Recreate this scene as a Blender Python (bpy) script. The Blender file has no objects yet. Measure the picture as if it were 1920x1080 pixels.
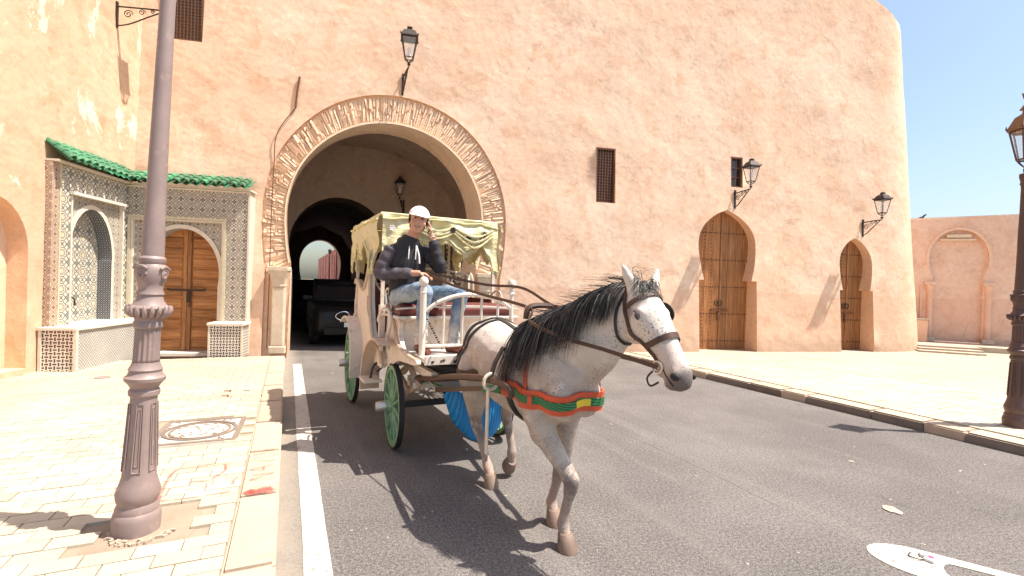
import bpy, bmesh, math, random
from mathutils import Vector as V, Matrix, noise
from mathutils.bvhtree import BVHTree
from mathutils.geometry import delaunay_2d_cdt
random.seed(7)
RD = math.radians
sc = bpy.context.scene
col = sc.collection

# ------------------------------------------------------------------ camera, sky, sun, exposure
cam_d = bpy.data.cameras.new('camera')
cam_d.sensor_width = 36.0
cam_d.lens = 900.0 / 1920.0 * 36.0
cam_d.clip_start = 0.05
cam_d.clip_end = 3000
cam = bpy.data.objects.new('camera', cam_d)
col.objects.link(cam)
cam.matrix_world = Matrix.Translation((0, 0, 1.75)) @ Matrix.Rotation(RD(90 - 0.45), 4, 'X') @ Matrix.Rotation(RD(1.7), 4, 'Z')
sc.camera = cam

SUN_AZ = 5.0      # degrees behind the camera plane, sun stands to the right
SUN_EL = 63.0
sdir = V((math.cos(RD(SUN_EL)) * math.cos(RD(SUN_AZ)), -math.cos(RD(SUN_EL)) * math.sin(RD(SUN_AZ)), math.sin(RD(SUN_EL))))
world = bpy.data.worlds.new('World')
sc.world = world
world.use_nodes = True
wn = world.node_tree
sky = wn.nodes.new('ShaderNodeTexSky')
sky.sky_type = 'NISHITA'
sky.sun_disc = False
sky.sun_elevation = RD(SUN_EL)
sky.sun_rotation = RD(90 + SUN_AZ)
sky.air_density = 1.2
sky.dust_density = 2.3
sky.ozone_density = 2.4
bgn = wn.nodes['Background']
bgn.inputs['Strength'].default_value = 0.11
wn.links.new(sky.outputs[0], bgn.inputs[0])
sun_d = bpy.data.lights.new('sun', 'SUN')
sun_d.energy = 5.0
sun_d.angle = RD(0.53)
sun_d.color = (1.0, 0.93, 0.83)
sun = bpy.data.objects.new('sun', sun_d)
col.objects.link(sun)
sun.rotation_euler = (-sdir).to_track_quat('-Z', 'Y').to_euler()
sc.view_settings.view_transform = 'Standard'
sc.view_settings.look = 'None'
sc.view_settings.gamma = 1.0
sc.view_settings.exposure = 0.88
sc.cycles.max_bounces = 8
sc.cycles.diffuse_bounces = 5
sc.cycles.use_denoising = True

# ------------------------------------------------------------------ frames
class Frame:
    def __init__(s, o, ang):
        s.o = V(o); s.a = ang
        s.x = V((math.cos(ang), math.sin(ang), 0)); s.y = V((-math.sin(ang), math.cos(ang), 0))
    def w(s, x, y, z=0): return s.o + s.x * x + s.y * y + V((0, 0, z))
    def l(s, p): v = V(p) - s.o; return V((v.dot(s.x), v.dot(s.y), v.z))
RQ = RD(25)
RDIR = V((-math.sin(RQ), math.cos(RQ), 0)); QDIR = V((math.cos(RQ), math.sin(RQ), 0))
def rd(s, q, z=0): return RDIR * s + QDIR * q + V((0, 0, z))      # road coordinates: s along, q across
FW = Frame((-5.1, 10.35, 0), RD(12))     # gatehouse wall: x along, y into the wall
FL = Frame((-7.57, 7.73, 0), RD(98.8))    # side wall on the left
FC = Frame((-0.675, 5.31, 0), RD(-63))   # carriage and horse: x forward, y to its left
FR = Frame((12.0, 16.6, 0), RD(-23))     # low wall on the right
BAT = math.tan(RD(4))

# ------------------------------------------------------------------ mesh helpers
class MB:
    def __init__(s): s.v = []; s.f = []; s.mi = []
    def add(s, vs, fs, mi=0):
        b = len(s.v); s.v += [tuple(p) for p in vs]
        for f in fs: s.f.append(tuple(b + i for i in f)); s.mi.append(mi)
        return s
    def box(s, c, d, rz=0, mi=0, m=None, taper=1.0):
        hx, hy, hz = d[0] / 2, d[1] / 2, d[2] / 2
        vs = []
        for z, k in ((-hz, 1.0), (hz, taper)):
            for x, y in ((-hx, -hy), (hx, -hy), (hx, hy), (-hx, hy)): vs.append(V((x * k, y * k, z)))
        r = Matrix.Rotation(rz, 3, 'Z') if m is None else m
        vs = [r @ p + V(c) for p in vs]
        return s.add(vs, [(3, 2, 1, 0), (4, 5, 6, 7), (0, 1, 5, 4), (1, 2, 6, 5), (2, 3, 7, 6), (3, 0, 4, 7)], mi)
    def loft(s, rings, cap=True, close=False, mi=0):
        n = len(rings[0]); b = len(s.v)
        for r in rings: s.v += [tuple(p) for p in r]
        m = len(rings)
        for i in range(m if close else m - 1):
            j = (i + 1) % m
            for k in range(n):
                k2 = (k + 1) % n
                s.f.append((b + i * n + k, b + i * n + k2, b + j * n + k2, b + j * n + k)); s.mi.append(mi)
        if cap and not close:
            s.f.append(tuple(b + k for k in reversed(range(n)))); s.mi.append(mi)
            s.f.append(tuple(b + (m - 1) * n + k for k in range(n))); s.mi.append(mi)
        return s
    def tube(s, pts, r, n=8, cap=True, mi=0, flat=1.0, ref=None):
        pts = [V(p) for p in pts]
        rs = r if isinstance(r, (list, tuple)) else [r] * len(pts)
        rings = []; prev = None
        for i, p in enumerate(pts):
            t = (pts[min(i + 1, len(pts) - 1)] - pts[max(i - 1, 0)])
            t = t.normalized() if t.length > 1e-9 else V((0, 0, 1))
            a = V(ref) if ref is not None else (prev if prev is not None else (V((0, 0, 1)) if abs(t.z) < 0.9 else V((1, 0, 0))))
            u = (a - t * a.dot(t)); u = u.normalized() if u.length > 1e-6 else t.orthogonal().normalized()
            prev = u; w = t.cross(u)
            rings.append([p + (u * math.cos(2 * math.pi * k / n) * flat + w * math.sin(2 * math.pi * k / n)) * rs[i] for k in range(n)])
        return s.loft(rings, cap, mi=mi)
    def lathe(s, prof, n=20, c=(0, 0, 0), mi=0, mod=None, cap=True):
        rings = []
        for r, z in prof:
            rings.append([V(c) + V(((r * (mod(k, n, z) if mod else 1)) * math.cos(2 * math.pi * k / n), (r * (mod(k, n, z) if mod else 1)) * math.sin(2 * math.pi * k / n), z)) for k in range(n)])
        return s.loft(rings, cap, mi=mi)
    def prism(s, poly, fn, d0, d1, mi=0):
        """poly: 2D loop, fn(a,b,d)->3D"""
        n = len(poly)
        vs = [fn(a, b, d0) for a, b in poly] + [fn(a, b, d1) for a, b in poly]
        fs = [tuple(range(n)), tuple(reversed(range(n, 2 * n)))] + [(i, i + n, (i + 1) % n + n, (i + 1) % n) for i in range(n)]
        return s.add(vs, fs, mi)
    def strip(s, a, b, close=False, mi=0):
        n = len(a); b0 = len(s.v)
        s.v += [tuple(p) for p in a] + [tuple(p) for p in b]
        for i in range(n if close else n - 1):
            j = (i + 1) % n
            s.f.append((b0 + i, b0 + j, b0 + n + j, b0 + n + i)); s.mi.append(mi)
        return s
    def mesh(s, name, mats, smooth=False, off=None, flip=True):
        me = bpy.data.meshes.new(name)
        vs = s.v if off is None else [(p[0] - off[0], p[1] - off[1], p[2] - off[2]) for p in s.v]
        me.from_pydata(vs, [], s.f)
        for m in (mats if isinstance(mats, (list, tuple)) else [mats]): me.materials.append(m)
        if any(s.mi): me.polygons.foreach_set('material_index', s.mi)
        if flip:
            bm = bmesh.new(); bm.from_mesh(me)
            bmesh.ops.recalc_face_normals(bm, faces=bm.faces); bm.to_mesh(me); bm.free()
        if smooth:
            me.polygons.foreach_set('use_smooth', [True] * len(me.polygons))
            if smooth != 'all':
                try: me.set_sharp_from_angle(angle=RD(38))
                except Exception: pass
        me.update()
        return me
    def build(s, name, mats, parent=None, smooth=False, off=None, uv=False, flip=True):
        me = s.mesh(name, mats, smooth, off, flip)
        if uv: box_uv(me)
        return link(name, me, parent)

def box_uv(me):
    ul = me.uv_layers.new(name='UVMap')
    for p in me.polygons:
        n = p.normal
        for li in p.loop_indices:
            c = me.vertices[me.loops[li].vertex_index].co
            if abs(n.z) > 0.7: ul.data[li].uv = (c.x, c.y)
            elif abs(n.y) >= abs(n.x): ul.data[li].uv = (c.x, c.z)
            else: ul.data[li].uv = (c.y, c.z)

def link(name, me, parent=None, loc=None, rz=None):
    o = bpy.data.objects.new(name, me)
    col.objects.link(o)
    if parent is not None: o.parent = parent
    if loc is not None: o.location = loc
    if rz is not None: o.rotation_euler = (0, 0, rz)
    return o
def tag(o, label=None, cat=None, group=None, kind=None):
    if label: o['label'] = label
    if cat: o['category'] = cat
    if group: o['group'] = group
    if kind: o['kind'] = kind
    return o
def thing(name, label, cat, loc=(0, 0, 0), rz=0.0, group=None):
    o = bpy.data.objects.new(name, None)
    o.empty_display_size = 0.2
    col.objects.link(o); o.location = loc; o.rotation_euler = (0, 0, rz)
    return tag(o, label, cat, group)
def fthing(name, label, cat, fr, x=0, y=0, z=0, group=None):
    """thing whose parts are written in frame coordinates; returns root and the offset to subtract"""
    return thing(name, label, cat, fr.w(x, y, z), fr.a, group), (x, y, z)
def bevel(o, w=0.01, seg=2):
    m = o.modifiers.new('bevel', 'BEVEL'); m.width = w; m.segments = seg; m.limit_method = 'ANGLE'; m.angle_limit = RD(40)
    return o
def bake(o):
    """apply the modifiers of o"""
    dg = bpy.context.evaluated_depsgraph_get(); dg.update()
    me = bpy.data.meshes.new_from_object(o.evaluated_get(dg))
    o.modifiers.clear(); old = o.data; o.data = me
    return o
def copy_tree(o, parent=None):
    c = o.copy(); col.objects.link(c)
    if parent is not None: c.parent = parent
    for ch in list(o.children): copy_tree(ch, c)
    return c
def catmull(pts, n=6):
    P = [V(p) for p in pts]; out = []
    for i in range(len(P) - 1):
        p0 = P[max(i - 1, 0)]; p1 = P[i]; p2 = P[i + 1]; p3 = P[min(i + 2, len(P) - 1)]
        for k in range(n):
            t = k / n
            out.append(0.5 * ((2 * p1) + (p2 - p0) * t + (2 * p0 - 5 * p1 + 4 * p2 - p3) * t * t + (3 * p1 - p0 - 3 * p2 + p3) * t ** 3))
    out.append(P[-1]); return out

# ------------------------------------------------------------------ materials
class X:
    """arithmetic on shader sockets"""
    def __init__(s, g, so): s.g = g; s.s = so
    def _m(s, op, *a):
        n = s.g.nt.nodes.new('ShaderNodeMath'); n.operation = op
        for i, v in enumerate((s,) + a):
            if isinstance(v, X): s.g.nt.links.new(v.s, n.inputs[i])
            else: n.inputs[i].default_value = v
        return X(s.g, n.outputs[0])
    def __add__(s, o): return s._m('ADD', o)
    def __sub__(s, o): return s._m('SUBTRACT', o)
    def __mul__(s, o): return s._m('MULTIPLY', o)
    def __truediv__(s, o): return s._m('DIVIDE', o)
    def __radd__(s, o): return s._m('ADD', o)
    def __rmul__(s, o): return s._m('MULTIPLY', o)
    def abs(s): return s._m('ABSOLUTE')
    def fract(s): return s._m('FRACT')
    def floor(s): return s._m('FLOOR')
    def sin(s): return s._m('SINE')
    def cos(s): return s._m('COSINE')
    def sqrt(s): return s._m('SQRT')
    def gt(s, o): return s._m('GREATER_THAN', o)
    def lt(s, o): return s._m('LESS_THAN', o)
    def mx(s, o): return s._m('MAXIMUM', o)
    def mn(s, o): return s._m('MINIMUM', o)
    def mod(s, o): return s._m('FLOORED_MODULO', o)
    def atan2(s, o): return s._m('ARCTAN2', o)
    def clamp(s): 
        r = s._m('ADD', 0.0); r.s.node.use_clamp = True; return r
    def ramp(s, a, b):
        n = s.g.nt.nodes.new('ShaderNodeMapRange'); n.interpolation_type = 'SMOOTHSTEP'
        s.g.nt.links.new(s.s, n.inputs[0]); n.inputs[1].default_value = a; n.inputs[2].default_value = b
        return X(s.g, n.outputs[0])
class Mat:
    def __init__(s, name, rough=0.7, metal=0.0, spec=0.4):
        s.m = bpy.data.materials.new(name); s.m.use_nodes = True; s.nt = s.m.node_tree
        s.b = s.nt.nodes['Principled BSDF']
        s.b.inputs['Roughness'].default_value = rough; s.b.inputs['Metallic'].default_value = metal
        s.b.inputs['Specular IOR Level'].default_value = spec
        s._tc = s.nt.nodes.new('ShaderNodeTexCoord'); s.h = None
    def co(s, which='Object'): return s._tc.outputs[which]
    def pos(s): return s.nt.nodes.new('ShaderNodeNewGeometry').outputs['Position']
    def xyz(s, which='Object'):
        n = s.nt.nodes.new('ShaderNodeSeparateXYZ'); s.nt.links.new(s.co(which) if isinstance(which, str) else which, n.inputs[0])
        return [X(s, o) for o in n.outputs]
    def noise(s, scale, detail=4, rough=0.55, vec=None, stretch=None, dist=0.0):
        n = s.nt.nodes.new('ShaderNodeTexNoise'); n.inputs['Scale'].default_value = scale
        n.inputs['Detail'].default_value = detail; n.inputs['Roughness'].default_value = rough; n.inputs['Distortion'].default_value = dist
        v = vec if vec is not None else s.co()
        if stretch:
            mp = s.nt.nodes.new('ShaderNodeMapping'); mp.inputs['Scale'].default_value = stretch
            s.nt.links.new(v, mp.inputs[0]); v = mp.outputs[0]
        s.nt.links.new(v, n.inputs['Vector'])
        return X(s, n.outputs[0])
    def voro(s, scale, feature='F1', vec=None, out=0, rnd=1.0):
        n = s.nt.nodes.new('ShaderNodeTexVoronoi'); n.feature = feature; n.inputs['Scale'].default_value = scale; n.inputs['Randomness'].default_value = rnd
        s.nt.links.new(vec if vec is not None else s.co(), n.inputs['Vector'])
        return X(s, n.outputs[out])
    def warp(s, scale, amt):
        n = s.nt.nodes.new('ShaderNodeTexNoise'); n.inputs['Scale'].default_value = scale * 3; n.inputs['Detail'].default_value = 4
        s.nt.links.new(s.co(), n.inputs['Vector'])
        v = s.nt.nodes.new('ShaderNodeVectorMath'); v.operation = 'MULTIPLY_ADD'; v.inputs[1].default_value = (amt * .5,) * 3
        s.nt.links.new(n.outputs[1], v.inputs[0]); s.nt.links.new(s.co(), v.inputs[2])
        return v.outputs[0]
    def rdvec(s, v):
        m_ = s.nt.nodes.new('ShaderNodeMapping'); m_.vector_type = 'POINT'; m_.inputs['Rotation'].default_value = (0, 0, -RD(25)); m_.inputs['Scale'].default_value = (1, 1, 1)
        s.nt.links.new(v, m_.inputs[0]); k_ = s.nt.nodes.new('ShaderNodeMapping'); k_.inputs['Scale'].default_value = (3.2, 0.28, 1); s.nt.links.new(m_.outputs[0], k_.inputs[0]); return k_.outputs[0]
    def rnd(s): return X(s, s.nt.nodes.new('ShaderNodeObjectInfo').outputs['Random'])
    def mix(s, f, a, b, mode='MIX'):
        n = s.nt.nodes.new('ShaderNodeMix'); n.data_type = 'RGBA'; n.blend_type = mode
        if isinstance(f, X): s.nt.links.new(f.s, n.inputs[0])
        else: n.inputs[0].default_value = f
        for v, i in ((a, 6), (b, 7)):
            if isinstance(v, (tuple, list)): n.inputs[i].default_value = (*v[:3], 1)
            elif isinstance(v, X): s.nt.links.new(v.s, n.inputs[i])
            else: s.nt.links.new(v, n.inputs[i])
        return n.outputs[2]
    def mul(s, c, f):   # colour times scalar X
        return s.mix(1.0, c, f, 'MULTIPLY')
    def color(s, c):
        if isinstance(c, (tuple, list)): s.b.inputs['Base Color'].default_value = (*c[:3], 1)
        else: s.nt.links.new(c, s.b.inputs['Base Color'])
        return s
    def rough(s, x): s.nt.links.new(x.s, s.b.inputs['Roughness']); return s
    def bump(s, h, strength=0.5, dist=0.02):
        n = s.nt.nodes.new('ShaderNodeBump'); n.inputs['Strength'].default_value = strength; n.inputs['Distance'].default_value = dist
        s.nt.links.new(h.s, n.inputs['Height'])
        if s.h is not None: s.nt.links.new(s.h, n.inputs['Normal'])
        s.h = n.outputs[0]; s.nt.links.new(s.h, s.b.inputs['Normal']); return s

def plain(name, c, rough=0.6, metal=0.0, var=0.25, scale=6.0, bump=0.0, bscale=40.0, bdist=0.004, rnd=0.0, dirt=None, spec=0.4):
    g = Mat(name, rough, metal, spec)
    n = g.noise(scale, 5)
    f = n * (2 * var) + (1 - var)
    if rnd: f = f * (g.rnd() * (2 * rnd) + (1 - rnd))
    cc = g.mul(c, f)
    if dirt: cc = g.mix(g.noise(scale * 1.7, 6, 0.65).ramp(0.55, 0.72) * dirt[3], cc, dirt[:3])
    g.color(cc)
    if bump: g.bump(g.noise(bscale, 4), bump, bdist)
    return g.m

def plaster(name, c1, c2, c3, peel=0.0, sc_=1.0, vary=1.0, age=0.0):
    g = Mat(name, 0.92, spec=0.15)
    big = g.noise(0.45 * sc_, 5, 0.6); mid = g.noise(1.9 * sc_, 6, 0.62, dist=0.4); fine = g.noise(9 * sc_, 6, 0.65)
    streak = g.noise(1.3 * sc_, 4, 0.6, stretch=(1.6, 1.6, 0.28))
    c = g.mix(big.ramp(0.35, 0.68), c1, c2)
    c = g.mix(mid.ramp(0.47, 0.70) * (0.85 * vary), c, c3)
    c = g.mix(g.noise(0.9 * sc_, 6, 0.7, dist=1.2).ramp(0.56, 0.70) * (0.45 * vary), c, (c3[0] * 0.72, c3[1] * 0.66, c3[2] * 0.62))
    c = g.mix(streak.ramp(0.54, 0.76) * (0.5 * vary), c, c2)
    c = g.mul(c, fine * 0.5 + 0.75)
    sp = g.voro(2.3 * sc_).ramp(0.10, 0.03)
    c = g.mix(sp * (g.noise(0.8 * sc_, 2).gt(0.52)) * 0.45, c, (c3[0] * 0.6, c3[1] * 0.55, c3[2] * 0.55))
    if age:
        zz = g.xyz()[2]
        dado = (zz + g.noise(1.6, 4) * 0.22).ramp(1.86, 1.80)
        c = g.mix(dado * 0.40, c, (c3[0] * 0.97, c3[1] * 0.90, c3[2] * 0.88))
        grime = (zz + g.noise(2.5, 6, 0.7) * -0.9).ramp(0.25, -0.35)
        c = g.mix(grime * 0.55 * age, c, (0.40, 0.27, 0.19))
        ck = g.voro(0.42, 'DISTANCE_TO_EDGE', vec=g.warp(0.5, 2.6)).ramp(0.008, 0.002) * g.noise(0.5, 3).ramp(0.53, 0.62)
        c = g.mix(ck * 0.40, c, (0.36, 0.21, 0.135))
        run = g.noise(2.6, 5, 0.65, stretch=(2.2, 2.2, 0.10)).ramp(0.60, 0.80) * zz.ramp(4.0, 9.5)
        c = g.mix(run * 0.40, c, (0.50, 0.345, 0.25))
        pale = g.noise(0.8, 7, 0.68, dist=1.6).ramp(0.58, 0.66) * g.noise(0.3, 2).ramp(0.42, 0.6)
        c = g.mix(pale * 0.40, c, (0.80, 0.64, 0.50))
        g.bump(ck, -0.4, 0.01)
    if peel:
        pz = g.xyz()[2]
        pm = (g.noise(1.1, 7, 0.66, stretch=(1, 1, 0.55), dist=0.6) + pz.ramp(3.0, 9.0) * 0.14).ramp(0.62, 0.66)
        c = g.mix(pm * peel, c, (0.80, 0.70, 0.56))
        g.bump(pm, 0.35, 0.01)
    g.color(c)
    g.bump(g.noise(1.1 * sc_, 4, 0.55), 0.40, 0.13)
    g.bump(g.noise(4.0 * sc_, 6, 0.55, dist=0.8), 0.20, 0.03)
    g.bump(g.noise(26 * sc_, 5, 0.6), 0.22, 0.005)
    return g.m
M = {}
M['wall'] = plaster('gate_plaster', (0.715, 0.50, 0.355), (0.77, 0.58, 0.44), (0.66, 0.425, 0.285), age=1.0)
M['wall_left'] = plaster('side_plaster', (0.55, 0.37, 0.245), (0.61, 0.43, 0.30), (0.49, 0.305, 0.19), peel=0.7)
M['wall_low'] = plaster('low_plaster', (0.80, 0.56, 0.42), (0.82, 0.60, 0.46), (0.70, 0.45, 0.32), age=1.0)
M['reveal'] = plaster('reveal_plaster', (0.72, 0.46, 0.29), (0.76, 0.50, 0.33), (0.66, 0.40, 0.24), vary=0.4)
M['soffit'] = plaster('soffit_plaster', (0.66, 0.50, 0.36), (0.72, 0.56, 0.42), (0.56, 0.40, 0.28), vary=0.5)
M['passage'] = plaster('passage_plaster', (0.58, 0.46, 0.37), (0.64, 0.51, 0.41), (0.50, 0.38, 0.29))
M['passage_shade'] = plaster('passage_shade_plaster', (0.20, 0.15, 0.12), (0.24, 0.18, 0.14), (0.16, 0.115, 0.09))  # darker copy of the passage plaster, deep shade put into its colour
M['carved'] = plain('carved_plaster', (0.77, 0.57, 0.405), 0.95, var=0.25, scale=9, bump=0.8, bscale=30, bdist=0.02, rnd=0.10)
M['carved_back'] = plain('carved_back', (0.72, 0.50, 0.345), 0.95, var=0.3, scale=12, bump=0.7, bscale=30, bdist=0.03)
M['trim'] = plain('arch_trim', (0.74, 0.60, 0.44), 0.9, var=0.2, scale=8, bump=0.3, bscale=40)
M['stone'] = plain('column_stone', (0.62, 0.50, 0.37), 0.85, var=0.3, scale=7, bump=0.5, bscale=25, bdist=0.01)
M['white_lime'] = plain('lime_edge', (0.72, 0.64, 0.54), 0.85, var=0.15)
M['iron'] = plain('wrought_iron', (0.045, 0.033, 0.028), 0.6, 0.3, var=0.3, scale=20, bump=0.2)
M['rust'] = plain('rusty_iron', (0.17, 0.075, 0.04), 0.8, 0.2, var=0.4, scale=25)
M['dark'] = plain('dark_inside', (0.02, 0.017, 0.015), 0.9)
def glass_mat(name, tint, alpha=0.25, rough=0.1):
    g = Mat(name, rough); g.color(tint); g.b.inputs['Alpha'].default_value = alpha; g.b.inputs['Specular IOR Level'].default_value = 0.6
    return g.m
M['lamp_glass'] = glass_mat('lamp_glass', (0.9, 0.92, 0.92), 0.22)
M['window_glass'] = plain('window_glass', (0.05, 0.06, 0.07), 0.12, spec=0.7)

def wood(name, c1, c2, axis='z', scale=1.0):
    g = Mat(name, 0.55, spec=0.35)
    st = (14, 14, 0.9) if axis == 'z' else (0.9, 14, 14)
    n = g.noise(2.2 * scale, 8, 0.65, stretch=st, dist=0.5); n2 = g.noise(1.2, 4)
    c = g.mix(n.ramp(0.32, 0.68), c1, c2)
    c = g.mul(c, n2 * 0.5 + 0.75); c = g.mul(c, g.rnd() * 0.35 + 0.82)
    g.color(c); g.bump(n, 0.3, 0.004)
    return g.m
M['wood_h'] = wood('door_wood_panels', (0.50, 0.235, 0.085), (0.28, 0.105, 0.035), 'x')
M['wood_v'] = wood('door_wood_planks', (0.44, 0.20, 0.072), (0.24, 0.098, 0.035), 'z')

def uvc(g, cell):
    u, v, _ = g.xyz('UV'); u = u / cell; v = v / cell
    return u, v
def zellige_star(name, cell, dark, mid, pale, accent=None, wear=0.2):
    g = Mat(name, 0.35, spec=0.5)
    u, v = uvc(g, cell)
    fu = u.fract() - 0.5; fv = v.fract() - 0.5
    r = (fu * fu + fv * fv).sqrt(); th = fv.atan2(fu)
    k = (th * 8).cos()
    ring = ((r + k * 0.028) * 44).sin()
    star = (r + k * 0.06).lt(0.13)
    hu = (u + 0.5).fract() - 0.5; hv = (v + 0.5).fract() - 0.5
    r2 = (hu * hu + hv * hv).sqrt(); k2 = (hv.atan2(hu) * 8).cos()
    star2 = (r2 + k2 * 0.05).lt(0.12)
    lines = ((u * 4).fract() - 0.5).abs().lt(0.13).mx(((v * 4).fract() - 0.5).abs().lt(0.13))
    diag = (((u + v) * 3).fract() - 0.5).abs().lt(0.14).mx((((u - v) * 3).fract() - 0.5).abs().lt(0.14))
    d = ring.gt(0.15)
    far = r.gt(0.40)
    m = (d * (far * -1 + 1)).mx(diag * far)
    c = g.mix(m, pale, dark)
    c = g.mix(star2 * 0.9, c, mid)
    c = g.mix(star, c, accent if accent else pale)
    c = g.mul(c, g.noise(2.5, 5) * 0.5 + 0.75)
    c = g.mix(g.noise(5, 6, 0.7).ramp(0.58, 0.75) * wear, c, (0.62, 0.52, 0.42))
    g.color(c); g.bump(m, 0.2, 0.003)
    return g.m
def zellige_basket(name, cell, dark, pale):
    g = Mat(name, 0.35, spec=0.5)
    u, v = uvc(g, cell)
    iu = u.floor(); iv = v.floor(); par = (iu + iv).mod(2.0)
    fu = (u.fract() - 0.5).abs(); fv = (v.fract() - 0.5).abs()
    h = fu.lt(0.62) * fv.lt(0.22); w = fu.lt(0.22) * fv.lt(0.62)
    m = h * par + w * (par * -1 + 1)
    c = g.mix(m, pale, dark); c = g.mul(c, g.noise(3, 4) * 0.4 + 0.8)
    g.color(c); g.bump(m, 0.15, 0.003); return g.m
def zellige_lattice(name, cell, dark, pale, th=0.16):
    g = Mat(name, 0.35, spec=0.5)
    u, v = uvc(g, cell)
    a = ((u + v).fract() - 0.5).abs(); b = ((u - v).fract() - 0.5).abs()
    m = (a * a + b * b).sqrt().lt(th).mx(a.gt(0.42) * 0.65).mx(b.gt(0.42) * 0.65)
    c = g.mix(m, dark, pale); c = g.mul(c, g.noise(3, 4) * 0.4 + 0.8)
    g.color(c); return g.m
Z_D = (0.045, 0.05, 0.055); Z_P = (0.60, 0.53, 0.43)
M['z_border'] = zellige_star('zellige_border', 0.20, (0.055, 0.055, 0.055), (0.12, 0.13, 0.12), Z_P, (0.50, 0.44, 0.34))
M['z_field'] = zellige_star('zellige_field', 0.15, Z_D, (0.16, 0.10, 0.06), Z_P)
M['z_panel'] = zellige_star('zellige_panel', 0.30, (0.10, 0.10, 0.09), (0.13, 0.17, 0.15), (0.62, 0.555, 0.46), (0.55, 0.49, 0.33))
M['z_basket'] = zellige_basket('zellige_basket', 0.058, (0.04, 0.038, 0.04), (0.72, 0.65, 0.56))
M['z_small'] = zellige_lattice('zellige_small', 0.06, (0.10, 0.10, 0.11), (0.72, 0.66, 0.57), 0.3)
M['z_dark'] = zellige_lattice('zellige_dark', 0.085, (0.025, 0.03, 0.04), (0.42, 0.42, 0.40), 0.2)
M['z_red'] = zellige_star('zellige_red', 0.15, (0.12, 0.035, 0.022), (0.20, 0.06, 0.035), (0.62, 0.50, 0.38))
M['z_edge'] = plain('zellige_edging', (0.66, 0.58, 0.47), 0.5, var=0.2, scale=12)
M['z_yellow'] = plain('zellige_yellow', (0.56, 0.49, 0.34), 0.45, var=0.25, scale=14)
M['green_tile'] = plain('green_glaze', (0.045, 0.20, 0.10), 0.28, var=0.45, scale=14, rnd=0.3, dirt=(0.33, 0.33, 0.25, 0.8), spec=0.6)
M['marble'] = plain('worn_marble', (0.66, 0.60, 0.52), 0.4, var=0.25, scale=5)

# asphalt
g = Mat('asphalt', 0.88, spec=0.25)
P_ = g.pos()
sp = g.noise(150, 2, 0.5, vec=P_); sp2 = g.noise(55, 3, 0.6, vec=P_)
patch = g.noise(0.6, 5, 0.6, vec=P_); dust = g.noise(2.6, 6, 0.7, vec=P_)
c = g.mix(patch.ramp(0.35, 0.7), (0.122, 0.109, 0.101), (0.166, 0.149, 0.138))
stk = g.noise(1.0, 5, 0.6, vec=g.rdvec(P_)); c = g.mix(stk.ramp(0.52, 0.72) * 0.35, c, (0.215, 0.19, 0.168))
c = g.mix(g.noise(0.33, 3, vec=P_).ramp(0.56, 0.70) * 0.35, c, (0.082, 0.072, 0.066))
c = g.mix(g.noise(1.7, 6, 0.65, vec=P_, dist=0.8).ramp(0.58, 0.74) * 0.45, c, (0.070, 0.062, 0.058))
c = g.mul(c, sp.ramp(0.26, 0.74) * 1.35 + 0.32)
c = g.mul(c, g.noise(48, 3, 0.65, vec=P_).ramp(0.30, 0.70) * 0.75 + 0.62)
c = g.mix(sp2.ramp(0.60, 0.70) * 0.6, c, (0.30, 0.265, 0.23))
c = g.mix(dust.ramp(0.60, 0.80) * 0.30, c, (0.22, 0.19, 0.16))
px, py, pz = g.xyz(P_)
qc = px * math.cos(RQ) + py * math.sin(RQ)
c = g.mix((g.noise(1.0, 5, 0.6, vec=P_, dist=0.5) * 0.16 + ((qc - 2.1).abs() - 0.5).abs()).ramp(0.22, 0.04) * 0.30, c, (0.185, 0.165, 0.148))
c = g.mix((qc * -1).ramp(-0.34, 0.02) * (dust * 0.9 + 0.15), c, (0.34, 0.29, 0.23))
spots = g.voro(1.1, vec=P_).ramp(0.045, 0.025) * g.noise(9, 3, vec=P_).gt(0.5)
c = g.mix(spots * 0.8, c, (0.42, 0.39, 0.35))
g.color(c); g.bump(sp, 0.4, 0.005); g.bump(patch, 0.2, 0.03)
M['asphalt'] = g.m
M['dirt'] = plain('dirt', (0.30, 0.235, 0.17), 0.95, var=0.35, scale=3, bump=0.6, bscale=14, bdist=0.02)
M['mortar'] = plain('paving_bed', (0.32, 0.25, 0.185), 0.95, var=0.3, scale=6, bump=0.4, bscale=30)
g = Mat('cream_paver', 0.85, spec=0.2)
P_ = g.pos()
c = g.mix(g.noise(0.9, 5, 0.6, vec=P_).ramp(0.38, 0.66), (0.455, 0.385, 0.29), (0.51, 0.44, 0.335))
c = g.mul(c, g.rnd() * 0.22 + 0.89)
c = g.mix(g.noise(3.2, 6, 0.7, vec=P_).ramp(0.60, 0.78) * 0.45, c, (0.31, 0.23, 0.16))
c = g.mul(c, g.noise(45, 4, 0.6, vec=P_) * 0.34 + 0.83)
g.color(c); g.bump(g.noise(60, 4, vec=P_), 0.3, 0.004); M['paver'] = g.m
M['kerb'] = plain('kerb_stone', (0.45, 0.355, 0.265), 0.9, var=0.25, scale=4, bump=0.5, bscale=26, bdist=0.008, rnd=0.06, dirt=(0.33, 0.25, 0.19, 0.6))
M['seam'] = plain('pale_seam', (0.26, 0.225, 0.19), 0.9, var=0.4, scale=6)
M['kerb_dark'] = plain('kerb_dark', (0.20, 0.155, 0.125), 0.9, var=0.3, scale=5, bump=0.4, bscale=26, rnd=0.1)
M['kerb_tan'] = plain('kerb_tan', (0.50, 0.37, 0.27), 0.9, var=0.25, scale=5, bump=0.4, bscale=26)
g = Mat('road_paint', 0.8, spec=0.25)
P_ = g.pos()
w = g.noise(16, 8, 0.75, vec=P_).ramp(0.52, 0.62); w2 = g.noise(1.3, 4, vec=P_).ramp(0.42, 0.70)
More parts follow.
